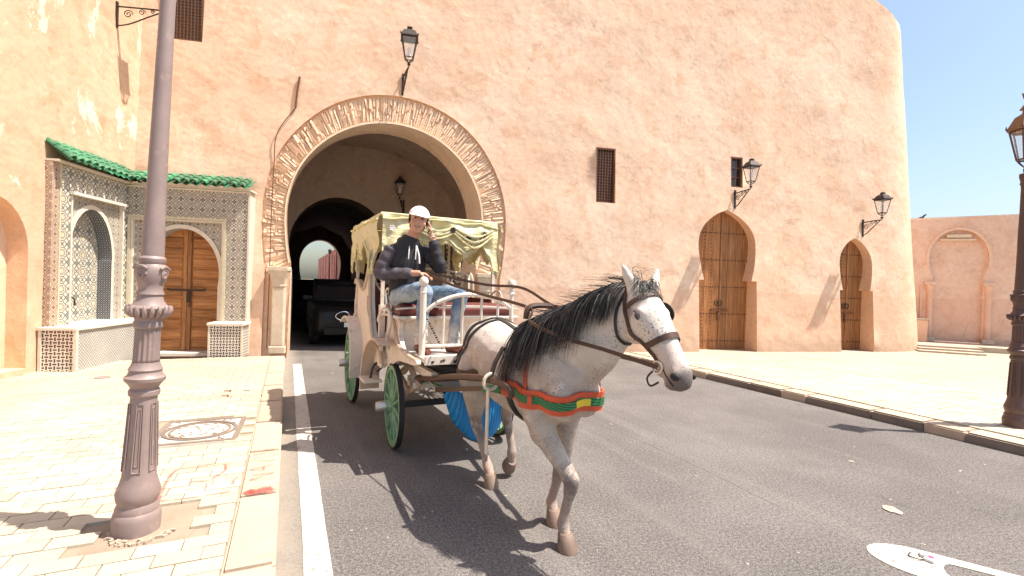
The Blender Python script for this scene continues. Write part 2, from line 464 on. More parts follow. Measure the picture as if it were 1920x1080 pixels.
c = g.mix((w * (w2 * 0.55 + 0.38)).mx(g.noise(150, 2, vec=P_).ramp(0.60, 0.68) * 0.55), (0.50, 0.465, 0.405), (0.21, 0.175, 0.145)); g.color(g.mul(c, g.noise(90, 3, vec=P_) * 0.3 + 0.85)); M['paint'] = g.m
g = Mat('graffiti_red', 0.85)
g.color((0.55, 0.10, 0.09)); g.nt.links.new((g.noise(9, 6, 0.7).ramp(0.30, 0.62) * 0.55).s, g.b.inputs['Alpha']); M['graffiti'] = g.m
M['post'] = plain('post_paint', (0.275, 0.205, 0.187), 0.5, 0.05, var=0.22, scale=6, bump=0.25, bscale=24, dirt=(0.42, 0.31, 0.25, 0.6), spec=0.4)
M['post_dark'] = plain('post_dark', (0.115, 0.065, 0.052), 0.5, 0.1, var=0.2, scale=5, spec=0.5)
M['lantern_brown'] = plain('lantern_brown', (0.26, 0.13, 0.06), 0.45, 0.3, var=0.25, scale=9)
# carriage
M['c_white'] = plain('carriage_white', (0.66, 0.58, 0.50), 0.62, var=0.18, scale=7, bump=0.3, bscale=22, dirt=(0.30, 0.21, 0.145, 0.75))
M['c_tan'] = plain('fender_tan', (0.52, 0.40, 0.30), 0.6, var=0.2, scale=6, dirt=(0.32, 0.22, 0.15, 0.6))
M['c_red'] = plain('red_leather', (0.13, 0.030, 0.026), 0.45, var=0.3, scale=8)
M['c_green'] = plain('green_spoke_paint', (0.17, 0.32, 0.18), 0.6, var=0.35, scale=12, bump=.3, bscale=40, dirt=(0.40, 0.37, 0.29, 0.9))
M['c_black'] = plain('carriage_black', (0.03, 0.028, 0.028), 0.5, var=0.3)
M['c_metal'] = plain('pale_steel', (0.62, 0.58, 0.52), 0.35, 0.7, var=0.2)
g = Mat('gold_satin', 0.28, spec=0.6)
n = g.noise(4, 3, stretch=(1, 1, 5)); c = g.mix(n.ramp(0.35, 0.65), (0.66, 0.57, 0.29), (0.56, 0.52, 0.32))
g.color(c); g.b.inputs['Sheen Weight'].default_value = 0.3; g.bump(g.noise(7, 4, stretch=(1, 1, 3.5)), 0.6, 0.03); M['gold'] = g.m
M['fringe'] = plain('pale_fringe', (0.62, 0.56, 0.30), 0.5, var=0.35, scale=30)
M['rubber'] = plain('rubber', (0.022, 0.021, 0.021), 0.7)
M['blue'] = plain('blue_tarpaulin', (0.020, 0.25, 0.60), 0.5, var=0.12, scale=5, bump=0.4, bscale=6, bdist=0.03)
M['leather'] = plain('brown_leather', (0.075, 0.036, 0.022), 0.5, var=0.35, scale=18)
M['leather_black'] = plain('black_leather', (0.022, 0.019, 0.018), 0.45, var=0.3, scale=18)
M['strap_white'] = plain('white_strap', (0.62, 0.54, 0.43), 0.6, var=0.2, scale=18, dirt=(0.3, 0.22, 0.15, 0.5))
M['breast_red'] = plain('orange_red_pad', (0.56, 0.085, 0.035), 0.6, var=0.2, scale=18)
g = Mat('green_braid', 0.6)
a, b_, d_ = g.xyz(); m = ((a * 22 + d_ * 55).fract() - 0.5).abs().lt(0.22)
c = g.mix(m, (0.035, 0.22, 0.075), (0.012, 0.055, 0.03)); g.color(c); M['braid'] = g.m
M['yellow'] = plain('yellow_patch', (0.70, 0.55, 0.04), 0.5)
# person
M['skin'] = plain('skin', (0.50, 0.27, 0.18), 0.5, var=0.1, scale=10)
M['lip'] = plain('lip', (0.30, 0.10, 0.075), 0.5)
M['teeth'] = plain('teeth', (0.75, 0.71, 0.62), 0.35)
M['hair'] = plain('dark_hair', (0.018, 0.012, 0.009), 0.6)
M['jacket'] = plain('charcoal_jacket', (0.020, 0.019, 0.023), 0.75, var=0.3, scale=9, bump=0.6, bscale=12, bdist=0.025)
M['sleeve_sunlit'] = plain('sunlit_grey_sleeve', (0.075, 0.062, 0.072), 0.75, var=0.2, scale=9, bump=0.7, bscale=13, bdist=0.03)  # lighter jacket cloth, the sun on the sleeve put into its grey
g = Mat('ripped_jeans', 0.85)
n = g.noise(5.5, 5, 0.6); c = g.mix(n.ramp(0.38, 0.62), (0.10, 0.17, 0.26), (0.33, 0.38, 0.42))
z_ = g.xyz()[2]
low_ = (z_ * -1).ramp(0.06, 0.30)
c = g.mix(low_ * (g.noise(9, 5, 0.6).ramp(0.3, 0.5)), c, (0.55, 0.50, 0.44))
c = g.mix(g.noise(16, 3, stretch=(1, 1, 2.4)).ramp(0.60, 0.66) * low_, c, (0.16, 0.13, 0.11)); g.color(c)
g.bump(g.noise(9, 5), 0.7, 0.03); M['jeans'] = g.m
M['cap'] = plain('white_cap', (0.80, 0.74, 0.71), 0.75, var=0.05)
M['shoe'] = plain('brown_shoe', (0.15, 0.045, 0.03), 0.4)
M['phone'] = plain('phone_black', (0.02, 0.02, 0.022), 0.2, spec=0.6)
# horse coat
g = Mat('dapple_grey_coat', 0.62, spec=0.3)
x_, y_, z_ = g.xyz()
n1 = g.noise(4.5, 5, 0.6); n2 = g.noise(90, 3, 0.7); n3 = g.noise(16, 4, 0.6)
c = g.mix(n1.ramp(0.36, 0.64), (0.50, 0.41, 0.335), (0.62, 0.54, 0.46))
dap = g.voro(11).ramp(0.10, 0.42)
c = g.mix(dap * 0.42, c, (0.33, 0.265, 0.225))
c = g.mix(g.noise(3.0, 4, 0.6).ramp(0.52, 0.68) * 0.45, c, (0.36, 0.285, 0.24))
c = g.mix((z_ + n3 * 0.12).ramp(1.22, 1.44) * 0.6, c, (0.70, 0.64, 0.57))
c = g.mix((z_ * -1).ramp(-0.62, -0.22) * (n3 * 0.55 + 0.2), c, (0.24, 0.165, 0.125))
fl = n2.ramp(0.55, 0.62) * g.noise(5, 3).ramp(0.38, 0.58)
c = g.mix(fl * 0.75, c, (0.05, 0.042, 0.04))
kn = ((z_ - 0.46).abs().ramp(0.17, 0.03)) * n3.ramp(0.32, 0.58)
c = g.mix(kn * 0.75, c, (0.13, 0.10, 0.092))
shin = (z_ * -1).ramp(-0.34, -0.18) * g.noise(11, 4, 0.6, stretch=(1, 1, .4)).ramp(0.42, 0.62)
c = g.mix(shin * 0.65, c, (0.42, 0.27, 0.21))
def near(p, r0, r1):
    d = ((x_ - p[0]) * (x_ - p[0]) + (y_ - p[1]) * (y_ - p[1]) + (z_ - p[2]) * (z_ - p[2])).sqrt() + (n3 - 0.5) * 0.05
    return d.ramp(r1, r0)
c = g.mix(near((1.385, .24, 1.225), 0.075, 0.135) * 0.85, c, (0.085, 0.066, 0.064))
c = g.mix(near((1.29, .235, 1.36), 0.06, 0.14) * 0.35, c, (0.40, 0.27, 0.24))
for ez in ((1.06, .115, 1.60), (1.06, .345, 1.60)):
    c = g.mix(near(ez, 0.02, 0.062) * 0.7, c, (0.10, 0.08, 0.075))
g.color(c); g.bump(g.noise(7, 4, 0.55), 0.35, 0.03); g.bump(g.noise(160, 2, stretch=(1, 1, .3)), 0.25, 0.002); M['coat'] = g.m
M['muzzle'] = plain('dark_muzzle', (0.085, 0.065, 0.066), 0.5, var=0.3, scale=20)
M['mane'] = plain('mane_hair', (0.030, 0.025, 0.024), 0.55, var=0.4, scale=4)
M['mane_pale'] = plain('mane_pale_hair', (0.20, 0.18, 0.165), 0.55, var=0.4, scale=4)
M['hoof'] = plain('hoof', (0.22, 0.15, 0.11), 0.6, var=0.5, scale=9, bump=.4, bscale=30, dirt=(.06, .045, .04, .7))
M['eye'] = plain('eye', (0.006, 0.005, 0.005), 0.05, spec=0.8)
# cars
M['car_black'] = plain('car_black', (0.008, 0.008, 0.009), 0.35, var=0.1, spec=0.3)
M['car_silver'] = plain('car_silver', (0.45, 0.44, 0.42), 0.3, 0.4, var=0.1)
M['car_glass'] = plain('car_glass', (0.02, 0.022, 0.026), 0.06, spec=0.8)
M['chrome'] = plain('chrome', (0.7, 0.7, 0.7), 0.15, 1.0, var=0.05)
M['plate'] = plain('plate_white', (0.72, 0.70, 0.64), 0.5, var=0.05)
g = Mat('headlight_lit', 0.2); g.color((0.9, 0.9, 0.9)); g.b.inputs['Emission Color'].default_value = (0.9, 0.95, 1, 1); g.b.inputs['Emission Strength'].default_value = 4.0; M['headlight'] = g.m
M['pink'] = plaster('pink_plaster', (0.62, 0.33, 0.24), (0.68, 0.40, 0.30), (0.50, 0.25, 0.18), sc_=0.6)
M['leaf'] = plain('leaf', (0.055, 0.085, 0.030), 0.6, var=0.4, scale=0.8, rnd=0.2)
M['bark'] = plain('bark', (0.10, 0.07, 0.05), 0.9, var=0.4)
# ------------------------------------------------------------------ ground, road, pavements
def sheet(name, pts, mat, z, kind='structure', parent=None):
    m = MB(); m.add([(p.x, p.y, z) for p in pts], [tuple(range(len(pts)))])
    o = m.build(name, mat, parent)
    if kind and parent is None: o['kind'] = kind
    return o
sheet('ground', [V((-900, -900, 0)), V((900, -900, 0)), V((900, 900, 0)), V((-900, 900, 0))], M['dirt'], -0.012)
road = sheet('road', [rd(-14, -0.10), rd(-14, 7.6), rd(10.2, 7.6), rd(12.6, 7.6), rd(12.6, -1.5), rd(11.15, -1.5), rd(11.15, -0.10)], M['asphalt'], 0.0)
sheet('passage_floor', [rd(12.6, -1.5), rd(12.6, 5.7), rd(140, 5.7), rd(140, -1.5)], M['asphalt'], 0.0)
# painted edge line with slightly ragged edges
m = MB(); a = []; b = []
s = -3.0
while s < 10.85:
    a.append(rd(s, 0.125 + random.uniform(-.003, .003), 0.004)); b.append(rd(s, 0.280 + random.uniform(-.003, .003), 0.004)); s += 0.22
m.strip(a, b); m.build('painted_line', M['paint'], road)
# hairpin shaped marking: two arms meeting in a rounded, filled end
def hairpin():
    m = MB()
    tip = V((2.50, 3.30, 0)); ax = (V((3.60, 2.52, 0)) - tip).normalized(); ay = V((-ax.y, ax.x, 0))
    def P(t, w): q = tip + ax * t + ay * w; return (q.x, q.y, 0.004)
    out = []; inn = []
    for i in range(41):
        th = math.pi * (i / 40) - math.pi / 2
        out.append(P(0.30 - 0.30 * math.cos(th), 0.205 * math.sin(th)))
        inn.append(P(0.46 - 0.06 * math.cos(th), 0.105 * math.sin(th)))
    for t in (0.8, 1.3, 2.2):
        out.insert(0, P(t, -0.21)); out.append(P(t, 0.21)); inn.insert(0, P(t, -0.125)); inn.append(P(t, 0.125))
    m.strip(out, inn); return m
hairpin().build('painted_hairpin', M['paint'], road)
# pale seam along the lane centre
m = MB(); a = []; b = []; s = 1.9
while s < 5.2:
    q = 3.70 + 0.03 * math.sin(s * 2.1) + random.uniform(-.006, .006); w = 0.0015 + 0.004 * random.random() * (1 if s > 2.6 else .4)
    a.append(rd(s, q - w, 0.003)); b.append(rd(s, q + w, 0.003)); s += 0.05
m.strip(a, b); m.build('lane_seam', M['seam'], road)
# droppings and grit too small to count
m = MB()
for i in range(190):
    s = random.uniform(1.8, 10); q = random.uniform(0.4, 7.3); r = random.uniform(.005, .013) * (2.6 if random.random() < .14 else 1)
    n = random.randint(5, 8); c = rd(s, q, 0.0025); el = random.uniform(.15, .9); ra = random.uniform(0, 3); n = random.randint(6, 11)
    m.add([c + V((math.cos(ra) * math.cos(k * 6.283 / n) * r * (.6 + .8 * ((k * 37 + i * 13) % 11) / 11) - math.sin(ra) * el * math.sin(k * 6.283 / n) * r, math.sin(ra) * math.cos(k * 6.283 / n) * r + math.cos(ra) * el * math.sin(k * 6.283 / n) * r * (.6 + .8 * ((k * 53 + i * 7) % 11) / 11), 0)) for k in range(n)], [tuple(range(n))])
tag(m.build('litter_specks', M['kerb']), 'pale specks and droppings scattered over the asphalt', 'grit', kind='stuff')

lp = sheet('pavement_left', [rd(-6, -9), rd(-6, -0.12), rd(11.1, -0.12), rd(11.1, -9)], M['mortar'], 0.112)
rp = sheet('pavement_right', [rd(-6, 7.62), rd(-6, 60), rd(26, 60), rd(26, 7.62)], M['mortar'], 0.112)
def in_view(p, mx=1.12):
    v = p - V((0, 0, 1.75))
    return v.y > 1.2 and abs(v.x / v.y) < 1.067 * mx and -v.z / v.y < 0.62 * mx
def pave(parent, q0, q1, s0, s1, L, W, skip, name='paver', lim=300, half=False, halfleft=False):
    cand = []; halves = []
    i = 0; s = s0
    while s < s1:
        q = q0 + (0.5 * L if i % 2 else 0.0)
        while q < q1:
            c = rd(s + W / 2, q + L / 2, 0.112)
            if in_view(c) and not skip(s + W / 2, q + L / 2, c): cand.append((c.length, s + W / 2, q + L / 2))
            q += L
        if half and i % 2 and halfleft:
            c = rd(s + W / 2, q0 + L / 4, .112)
            if in_view(c): halves.append((s + W / 2, q0 + L / 4))
        elif half and i % 2:
            c = rd(s + W / 2, q1 - L / 4, .112)
            if in_view(c) and not skip(s + W / 2, q1 - L * .51, c): halves.append((s + W / 2, q1 - L / 4))
        s += W; i += 1
    cand.sort()
    bm_ = MB(); bm_.box((0, 0, 0), (L - .008, W - .008, 0.022)); me = bm_.mesh(name, M['paver'])
    for d, s, q in cand[:lim]:
        o = link(name, me, parent, rd(s, q, 0.1205 + random.uniform(-.0022, .0022)), RQ + random.uniform(-.008, .008))
        o.rotation_euler = (random.uniform(-.006, .006), random.uniform(-.006, .006), o.rotation_euler.z)
    far = MB()
    for s, q in halves: far.box(rd(s, q, .1205), (L / 2 - .008, W - .008, .022), RQ)
    for d, s, q in cand[lim:]:
        p = rd(s, q, 0.1205 + random.uniform(-.0022, .0022)); far.box(p, (L - .008, W - .008, 0.022), RQ + random.uniform(-.006, .006))
    o = far.build('pavers_beyond', M['paver'], parent); o['kind'] = 'stuff'
def skipL(s, q, c):
    if q > -0.40 or q < -3.9: return True
    if 5.40 < s < 6.34 and -1.28 < q < -0.42: return True
    if 3.42 < s < 4.02 and -1.08 < q < -0.50: return True
    if 7.38 < s < 7.88 and -0.72 < q < -0.30: return True
    return FL.l(c).y > 0.05 or FW.l(c).y > 0.12
pave(lp, -4.015 - .12, -0.30, 1.6, 11.0, 0.24, 0.145, skipL, lim=290, half=True)
def skipR(s, q, c):
    if q < 7.82 + .0: return True
    l = FW.l(c)
    if l.x < 16.5 and l.y > 0.1: return True
    if l.x >= 16.5 and (l.x - 16.5) ** 2 + (l.y - 2.5) ** 2 < 2.4 ** 2: return True
    if 16.4 < l.x < 19.0 and l.y > 2.4: return True
    return FR.l(c).y > -0.9
pave(rp, 7.835, 21, -1, 15, 0.30, 0.15, skipR, half=True, halfleft=True)
# kerb stones
def kerbline(name, q0, q1, s0, s1, mats, lens, z=0.132):
    k = tag(thing(name, None, None), kind='structure')
    meshes = {}
    s = s0; i = 0
    while s < s1:
        L = lens[i % len(lens)]; mt = mats[i % len(mats)]
        if (L, mt.name) not in meshes:
            b_ = MB(); b_.box((0, 0, z / 2 - .03), (q1 - q0, L - .01, z + .06)); bm_ = bmesh.new(); me = b_.mesh('kerb_stone', mt); bm_.from_mesh(me)
            bmesh.ops.bevel(bm_, geom=[e for e in bm_.edges if all(v.co.z > 0.05 for v in e.verts)], offset=0.018, segments=2, affect='EDGES'); bm_.to_mesh(me); bm_.free()
            meshes[(L, mt.name)] = me
        o = link('kerb_stone', meshes[(L, mt.name)], k, rd(s + L / 2, (q0 + q1) / 2 + random.uniform(-.005, .005), random.uniform(-.003, .003)), RQ + random.uniform(-.004, .004))
        s += L; i += 1
    return k
kl = kerbline('kerb_left', -0.30, -0.03, 1.0, 10.7, [M['kerb']], [1.0])
kr = kerbline('kerb_right', 7.50, 7.83, -2.0, 10.3, [M['kerb_dark'], M['kerb_tan'], M['kerb_dark']], [0.95, 0.42, 0.62], z=0.122)
for o in kr.children:
    me = o.data
    if len(me.materials) == 1:
        me.materials.append(M['kerb'])
        for p in me.polygons:
            if p.normal.z > 0.35: p.material_index = 1
# pavement furniture: cast covers, graffiti, planting square of the lamp post
def cover_ornate():
    t = thing('manhole_cover', 'ornate square cast manhole cover with a round lid on the cream pavement', 'manhole cover', rd(5.87, -0.79, 0.112), RQ - 0.04)
    m = MB(); m.box((0, 0, 0.008), (0.76, 0.86, 0.024)); m.build('base_plate', M['marble'], t)
    for sx, sy, dx, dy in ((0, .40, .74, .05), (0, -.40, .74, .05), (.355, 0, .05, .75), (-.355, 0, .05, .75)):
        m = MB(); m.box((sx, sy, 0.022), (dx, dy, 0.012)); m.build('rim', M['kerb_dark'], t)
    m = MB(); m.lathe([(0.30, 0.018), (0.30, 0.03), (0.335, 0.03), (0.335, 0.018)], 40, cap=False); m.build('ring', M['kerb_dark'], t)
    m = MB(); m.lathe([(0.255, 0.018), (0.255, 0.028), (0.28, 0.028), (0.28, 0.018)], 40, cap=False); m.build('ring', M['kerb_dark'], t)
    m = MB()
    for k in range(46):
        a = random.uniform(0, 6.28); r = 0.24 * math.sqrt(random.random()); m.box((r * math.cos(a), r * math.sin(a), 0.022), (random.uniform(.015, .06), .012, .008), random.uniform(0, 3))
    for k in range(60):
        x, y = random.uniform(-.33, .33), random.uniform(-.38, .38)
        if x * x + y * y > .35 ** 2: m.box((x, y, 0.022), (random.uniform(.02, .07), .014, .008), random.uniform(0, 3))
    o = m.build('relief', M['kerb_dark'], t); o['kind'] = 'stuff'
cover_ornate()
t = thing('access_hatch', 'small plain access hatch near the kerb in front of the tiled door', 'access hatch', rd(7.62, -0.50, 0.112), RQ)
m = MB(); m.box((0, 0, 0.010), (0.38, 0.44, 0.024)); m.build('lid', M['paver'], t)
m = MB(); m.box((-.205, 0, 0.006), (0.018, 0.47, 0.022)); m.box((0, -.235, 0.006), (0.42, .02, 0.024)); m.build('rim', M['rust'], t)
m = MB(); m.box((0, .08, 0.024), (0.08, 0.02, 0.006)); m.build('lifting_slot', M['dark'], t)
t = thing('valve_cover', 'small round iron valve cover beside the tiled trough', 'valve cover', rd(9.3, -2.55, 0.112))
m = MB(); m.lathe([(0.10, 0), (0.10, .026), (.085, .03), (.0, .03)], 20); m.build('lid', M['post'], t)
pit = MB(); pts = []
for k in range(28):
    a = k / 28 * 6.283; rx = .29 * (1 / max(abs(math.cos(a)), abs(math.sin(a)))) * random.uniform(.9, 1.02); pts.append(rd(3.72 + rx * math.sin(a), -.79 + rx * math.cos(a), .116))
pit.add(pts, [tuple(range(28))]); tag(pit.build('soil_patch', M['dirt']), kind='structure')
for k, (ds, dq, r) in enumerate(((-.16, .12, .035), (-.19, .05, .028), (-.17, -.08, .03))):
    pass
m = MB()
for k in range(40):
    a = random.uniform(2.6, 6.0); r = random.uniform(.15, .19); p = rd(3.72 + r * math.sin(a), -.79 + r * math.cos(a), .12); m.box(p, (random.uniform(.012, .04), random.uniform(.010, .03), random.uniform(.010, .03)), random.uniform(0, 3))
tag(m.build('mortar_crumbs', M['kerb']), 'crumbs of pale mortar round the foot of the lamp post', 'mortar', kind='stuff')

def stroke_set(name, strokes, mat, w, parent):
    m = MB()
    for st in strokes:
        P = catmull([rd(*p) for p in st], 5) if len(st) > 2 else [rd(*st[0]), rd(*st[1])]
        a = []; b = []
        for i, p in enumerate(P):
            t = (P[min(i + 1, len(P) - 1)] - P[max(i - 1, 0)]).normalized(); n = V((-t.y, t.x, 0)) * w * random.uniform(.7, 1.2); a.append(p + n); b.append(p - n)
        m.strip(a, b)
    o = m.build(name, mat, parent); return o
zk = 0.1385
G = M['graffiti']
# letters across the kerb stones, read from the road side: Z A V U S, and a smear
stroke_set('graffiti_letters', [
    [(4.30, -.07, zk), (4.30, -.24, zk)], [(4.30, -.24, zk), (4.40, -.07, zk)], [(4.40, -.07, zk), (4.40, -.24, zk)],
    [(4.46, -.07, zk), (4.53, -.25, zk)], [(4.53, -.25, zk), (4.60, -.07, zk)], [(4.495, -.15, zk), (4.565, -.15, zk)],
    [(4.64, -.25, zk), (4.70, -.07, zk)], [(4.70, -.07, zk), (4.76, -.25, zk)],
    [(4.82, -.25, zk), (4.82, -.11, zk), (4.86, -.07, zk), (4.90, -.11, zk), (4.90, -.25, zk)],
    [(4.96, -.09, zk), (5.00, -.08, zk), (5.02, -.14, zk), (4.97, -.19, zk), (5.00, -.25, zk), (5.05, -.23, zk)]], G, 0.009, kl)
stroke_set('graffiti_smear', [[(4.02, -.06, zk), (4.06, -.15, zk), (4.03, -.25, zk)], [(4.08, -.07, zk), (4.06, -.2, zk), (4.09, -.25, zk)]], G, 0.05, kl)
zp = 0.1375
stroke_set('graffiti_outline', [
    [(4.12, -.80, zp), (4.45, -.82, zp), (4.72, -.80, zp), (4.74, -.68, zp), (4.74, -.42, zp)], [(4.12, -.80, zp), (4.10, -.6, zp), (4.12, -.36, zp)],
    [(4.74, -.45, zp), (4.58, -.44, zp), (4.45, -.50, zp), (4.30, -.50, zp), (4.26, -.66, zp)], [(4.42, -.66, zp), (4.40, -.5, zp)], [(4.26, -.36, zp), (4.4, -.34, zp)]], G, 0.012, lp)

# ------------------------------------------------------------------ gatehouse wall
U0, RC, HTOP = 16.5, 2.5, 10.25
def htop(u): return 10.05 + min(max(0.0, 17.5 - u) * 0.42, 2.4)
def surf(u, z):
    n = noise.noise(V((u * 0.55, z * 0.5, 3.1))) * 0.035 + noise.noise(V((u * 1.7, z * 1.6, 9.0))) * 0.014
    return BAT * z + n
def wl(u, d, z):
    if u <= U0: return V((u, d, z))
    a = (u - U0) / RC
    if a <= math.pi / 2: return V((U0 + (RC - d) * math.sin(a), RC - (RC - d) * math.cos(a), z))
    return V((U0 + RC - d, RC + (a - math.pi / 2) * RC, z))
def ws(u, z, d=0.0): return wl(u, surf(u, z) + d, z)
def horseshoe(cx, cz, rx, rz, rzl, hw, z0, n=40):
    """hw = half width at the springing; loop from bottom left over the top to bottom right"""
    a0 = math.acos(-hw / rx); a0 = math.pi + (math.pi - a0)     # lower left
    pts = [(cx - hw, z0)]
    lo = 2 * math.pi - a0
    st = math.pi + math.acos(hw / rx); en = -math.acos(hw / rx)
    for i in range(n + 1):
        t = st + (en - st) * i / n
        pts.append((cx + rx * math.cos(t), cz + (rz if math.sin(t) > 0 else rzl) * math.sin(t)))
    pts.append((cx + hw, z0)); return pts
def pointed(cx, z0, zn, hwn, hwb, hw, zw, ztop, n=10):
    """pointed horseshoe door: straight jambs to zn, bulging to hw at zw, then to a point"""
    L = [(cx - hwb, z0), (cx - hwb, zn), (cx - hwn, zn)]
    side = []
    for i in range(1, n + 1):
        t = i / n; z = zn + (zw - zn) * t; side.append((hwn + (hw - hwn) * math.sin(t * math.pi / 2), z))
    for i in range(1, n + 1):
        t = i / n; z = zw + (ztop - zw) * t; side.append((hw * (1 - t ** 2.3) ** .80 if i < n else 0.0, z))
    L += [(cx - w, z) for w, z in side]
    L += [(cx + w, z) for w, z in reversed(side[:-1])]
    L += [(cx + hwn, zn), (cx + hwb, zn), (cx + hwb, z0)]
    return L
ARC_IN = horseshoe(2.30, 3.2, 2.17, 2.2, 3.4, 2.05, 0.0, 56)
ARC_OUT = horseshoe(2.34, 3.2, 2.72, 2.88, 4.6, 2.60, 0.0, 56)
DOOR1 = pointed(11.12, -0.05, 2.02, 0.70, 0.86, 0.86, 2.95, 3.92)
DOOR2 = pointed(15.25, -0.05, 1.86, 0.46, 0.56, 0.56, 2.60, 3.36)
WIN1 = [(7.38, 3.89), (7.38, 5.30), (7.90, 5.30), (7.90, 3.89)]
WIN2 = [(11.26, 4.56), (11.26, 5.39), (11.62, 5.39), (11.62, 4.56)]
WIN3 = [(-2.55, 6.80), (-2.55, 8.2), (-1.72, 8.2), (-1.72, 6.80)]
PORT = [(-3.3, -0.05), (-3.3, 3.50), (-0.52, 3.50), (-0.52, -0.05)]      # sits behind the tiled portal
PORTD = horseshoe(-1.80, 1.78, 0.72, 0.92, 1.2, 0.70, 0.10, 28)
gate, _ = fthing('gatehouse', 'massive ochre plastered gatehouse with a large horseshoe arch', 'gatehouse', FW)
def cdt_wall(outer, holes, grid, fn):
    vs = []; es = []
    def loop(L):
        b = len(vs); vs.extend([V(p) for p in L]); n = len(L); es.extend([(b + i, b + (i + 1) % n) for i in range(n)])
    loop(outer)
    for h in holes: loop(h)
    def inside(p, L):
        c = False; n = len(L)
        for i in range(n):
            x1, y1 = L[i]; x2, y2 = L[(i + 1) % n]
            if (y1 > p[1]) != (y2 > p[1]) and p[0] < (x2 - x1) * (p[1] - y1) / (y2 - y1) + x1: c = not c
        return c
    xs = [p[0] for p in outer]; zs = [p[1] for p in outer]
    x = min(xs) + grid
    while x < max(xs) - grid / 2:
        z = min(zs) + grid
        while z < max(zs) - grid / 2:
            p = (x + random.uniform(-.1, .1) * grid, z + random.uniform(-.1, .1) * grid)
            if inside(p, outer) and not any(inside(p, h) for h in holes): vs.append(V(p))
            z += grid
        x += grid
    r = delaunay_2d_cdt(vs, es, [], 0, 1e-5)
    fs = []
    for f in r[2]:
        c = sum((r[0][i] for i in f), V((0, 0))) / len(f)
        if inside(c, outer) and not any(inside(c, h) for h in holes): fs.append(tuple(f))
    m = MB(); m.add([fn(p.x, p.y) for p in r[0]], fs); return m
OUT = [(-4.3, -.1), (-4.3, htop(-4.3))] + [(-4.0 + i * .35, htop(-4.0 + i * .35)) for i in range(80)] + [(24.0, htop(24)), (24.0, -.1)] + [(23.6 - i * .35, -.1) for i in range(24)]
def arch_hole(L): return [(p[0], max(p[1], -0.05)) for p in L]
m = cdt_wall(OUT, [arch_hole(ARC_OUT), DOOR1, DOOR2, WIN1, WIN2, WIN3, PORTD], 0.30, lambda u, z: ws(u, z))
m.build('wall', M['wall'], gate, smooth='all')
# top of the wall
m = MB(); us = [-4.3 + i * 0.4 for i in range(72)]
m.strip([ws(u, htop(u)) for u in us], [ws(u, htop(u), 1.6) for u in us]); m.build('parapet_top', M['reveal'], gate)
def reveal(L, d, name, mat, parent=gate, dirv=(0, 1), open_base=True):
    m = MB(); a = [ws(u, z) for u, z in L]; b = [ws(u, z) + V((dirv[0] * d, dirv[1] * d, 0)) for u, z in L]
    for i, (u, z) in enumerate(L): b[i].y = BAT * 0.3 + dirv[1] * d + BAT * z * .0 + surf(u, z) * 0.6
    m.strip(a, b, close=not open_base); return m.build(name, mat, parent, smooth=True)
RV = (-0.225, 0.974)
# carved band: recessed ring, with uneven radial courses standing on it
RB = 0.065
m = MB()
m.strip([ws(u, z) for u, z in ARC_OUT], [ws(u, z, RB) for u, z in ARC_OUT]); m.build('band_edge', M['reveal'], gate)
m = MB()
A = ARC_IN; B = ARC_OUT
m.strip([ws(u, z, RB) for u, z in B], [ws(u, z, RB) for u, z in A]); m.build('band_bed', M['carved_back'], gate)
def arcpt(t, k):
    """t 0..1 along the arc, k 0 inner .. 1 outer"""
    n = len(ARC_IN) - 3; f = t * n; i = min(int(f), n - 1); w = f - i
    a0 = V(ARC_IN[i + 1]).lerp(V(ARC_IN[i + 2]), w); b0 = V(ARC_OUT[i + 1]).lerp(V(ARC_OUT[i + 2]), w)
    return a0.lerp(b0, k)
NV = 172
for i in range(NV):
    t0 = i / NV; dt = 1 / NV; lean = random.uniform(-.6, .6) * dt
    cuts = [0.09, random.uniform(.30, .75), random.uniform(.88, 1.0)] if random.random() < .72 else [0.09, random.uniform(.88, 1.0)]
    for j in range(len(cuts) - 1):
        k0 = cuts[j]; k1 = cuts[j + 1] - 0.012; m = MB(); g0 = random.uniform(-.02, .12) * dt; g1 = random.uniform(-.02, .16) * dt
        h = RB - random.uniform(0.015, 0.05)
        quad = [(t0 + g0, k0), (t0 + dt - g1, k0), (t0 + dt - g1 + lean, k1), (t0 + g0 + lean, k1)]
        fr = []; bk = []
        cx_ = sum(arcpt(min(max(a, 0), 1), b).x for a, b in quad) / 4; cz_ = sum(arcpt(min(max(a, 0), 1), b).y for a, b in quad) / 4
        for a, b in quad:
            p = arcpt(min(max(a, 0), 1), b); bk.append(ws(p.x, p.y, RB + .01)); q = V((cx_, cz_)).lerp(p, random.uniform(.72, .95)); fr.append(ws(q.x, q.y, h + random.uniform(-.015, .015)))
        m.add(fr + bk, [(0, 1, 2, 3), (0, 4, 5, 1), (1, 5, 6, 2), (2, 6, 7, 3), (3, 7, 4, 0)])
        c0 = ws(cx_, cz_, RB); m.build('voussoir', M['carved'], gate)
# below the springing the band runs down as rough brick to the jambs (left one is seen)
m = MB()
for side in (-1, 1):
    for k in range(26):
        z = 1.75 + k * 0.0
m = None
# smooth lip round the opening, soffit and jambs
m = MB(); lip = [arcpt(i / 60, 0.0) for i in range(61)]; lip2 = [arcpt(i / 60, 0.075) for i in range(61)]
m.strip([ws(p.x, p.y, RB - .075) for p in lip2], [ws(p.x, p.y, RB - .075) for p in lip]); m.strip([ws(p.x, p.y, RB - .075) for p in lip2], [ws(p.x, p.y, RB + .01) for p in lip2])
m.build('arch_lip', M['trim'], gate, smooth=True)
TH = 1.05
def sk(u, z, d): p = ws(u, z, 0.03); return p + V((RV[0] * d, RV[1] * d, 0))
m = MB(); m.strip([sk(u, z, 0) for u, z in ARC_IN], [V((sk(u, 0, TH).x, 1.25, z)) for u, z in ARC_IN]); m.build('arch_soffit', M['soffit'], gate, smooth=True)
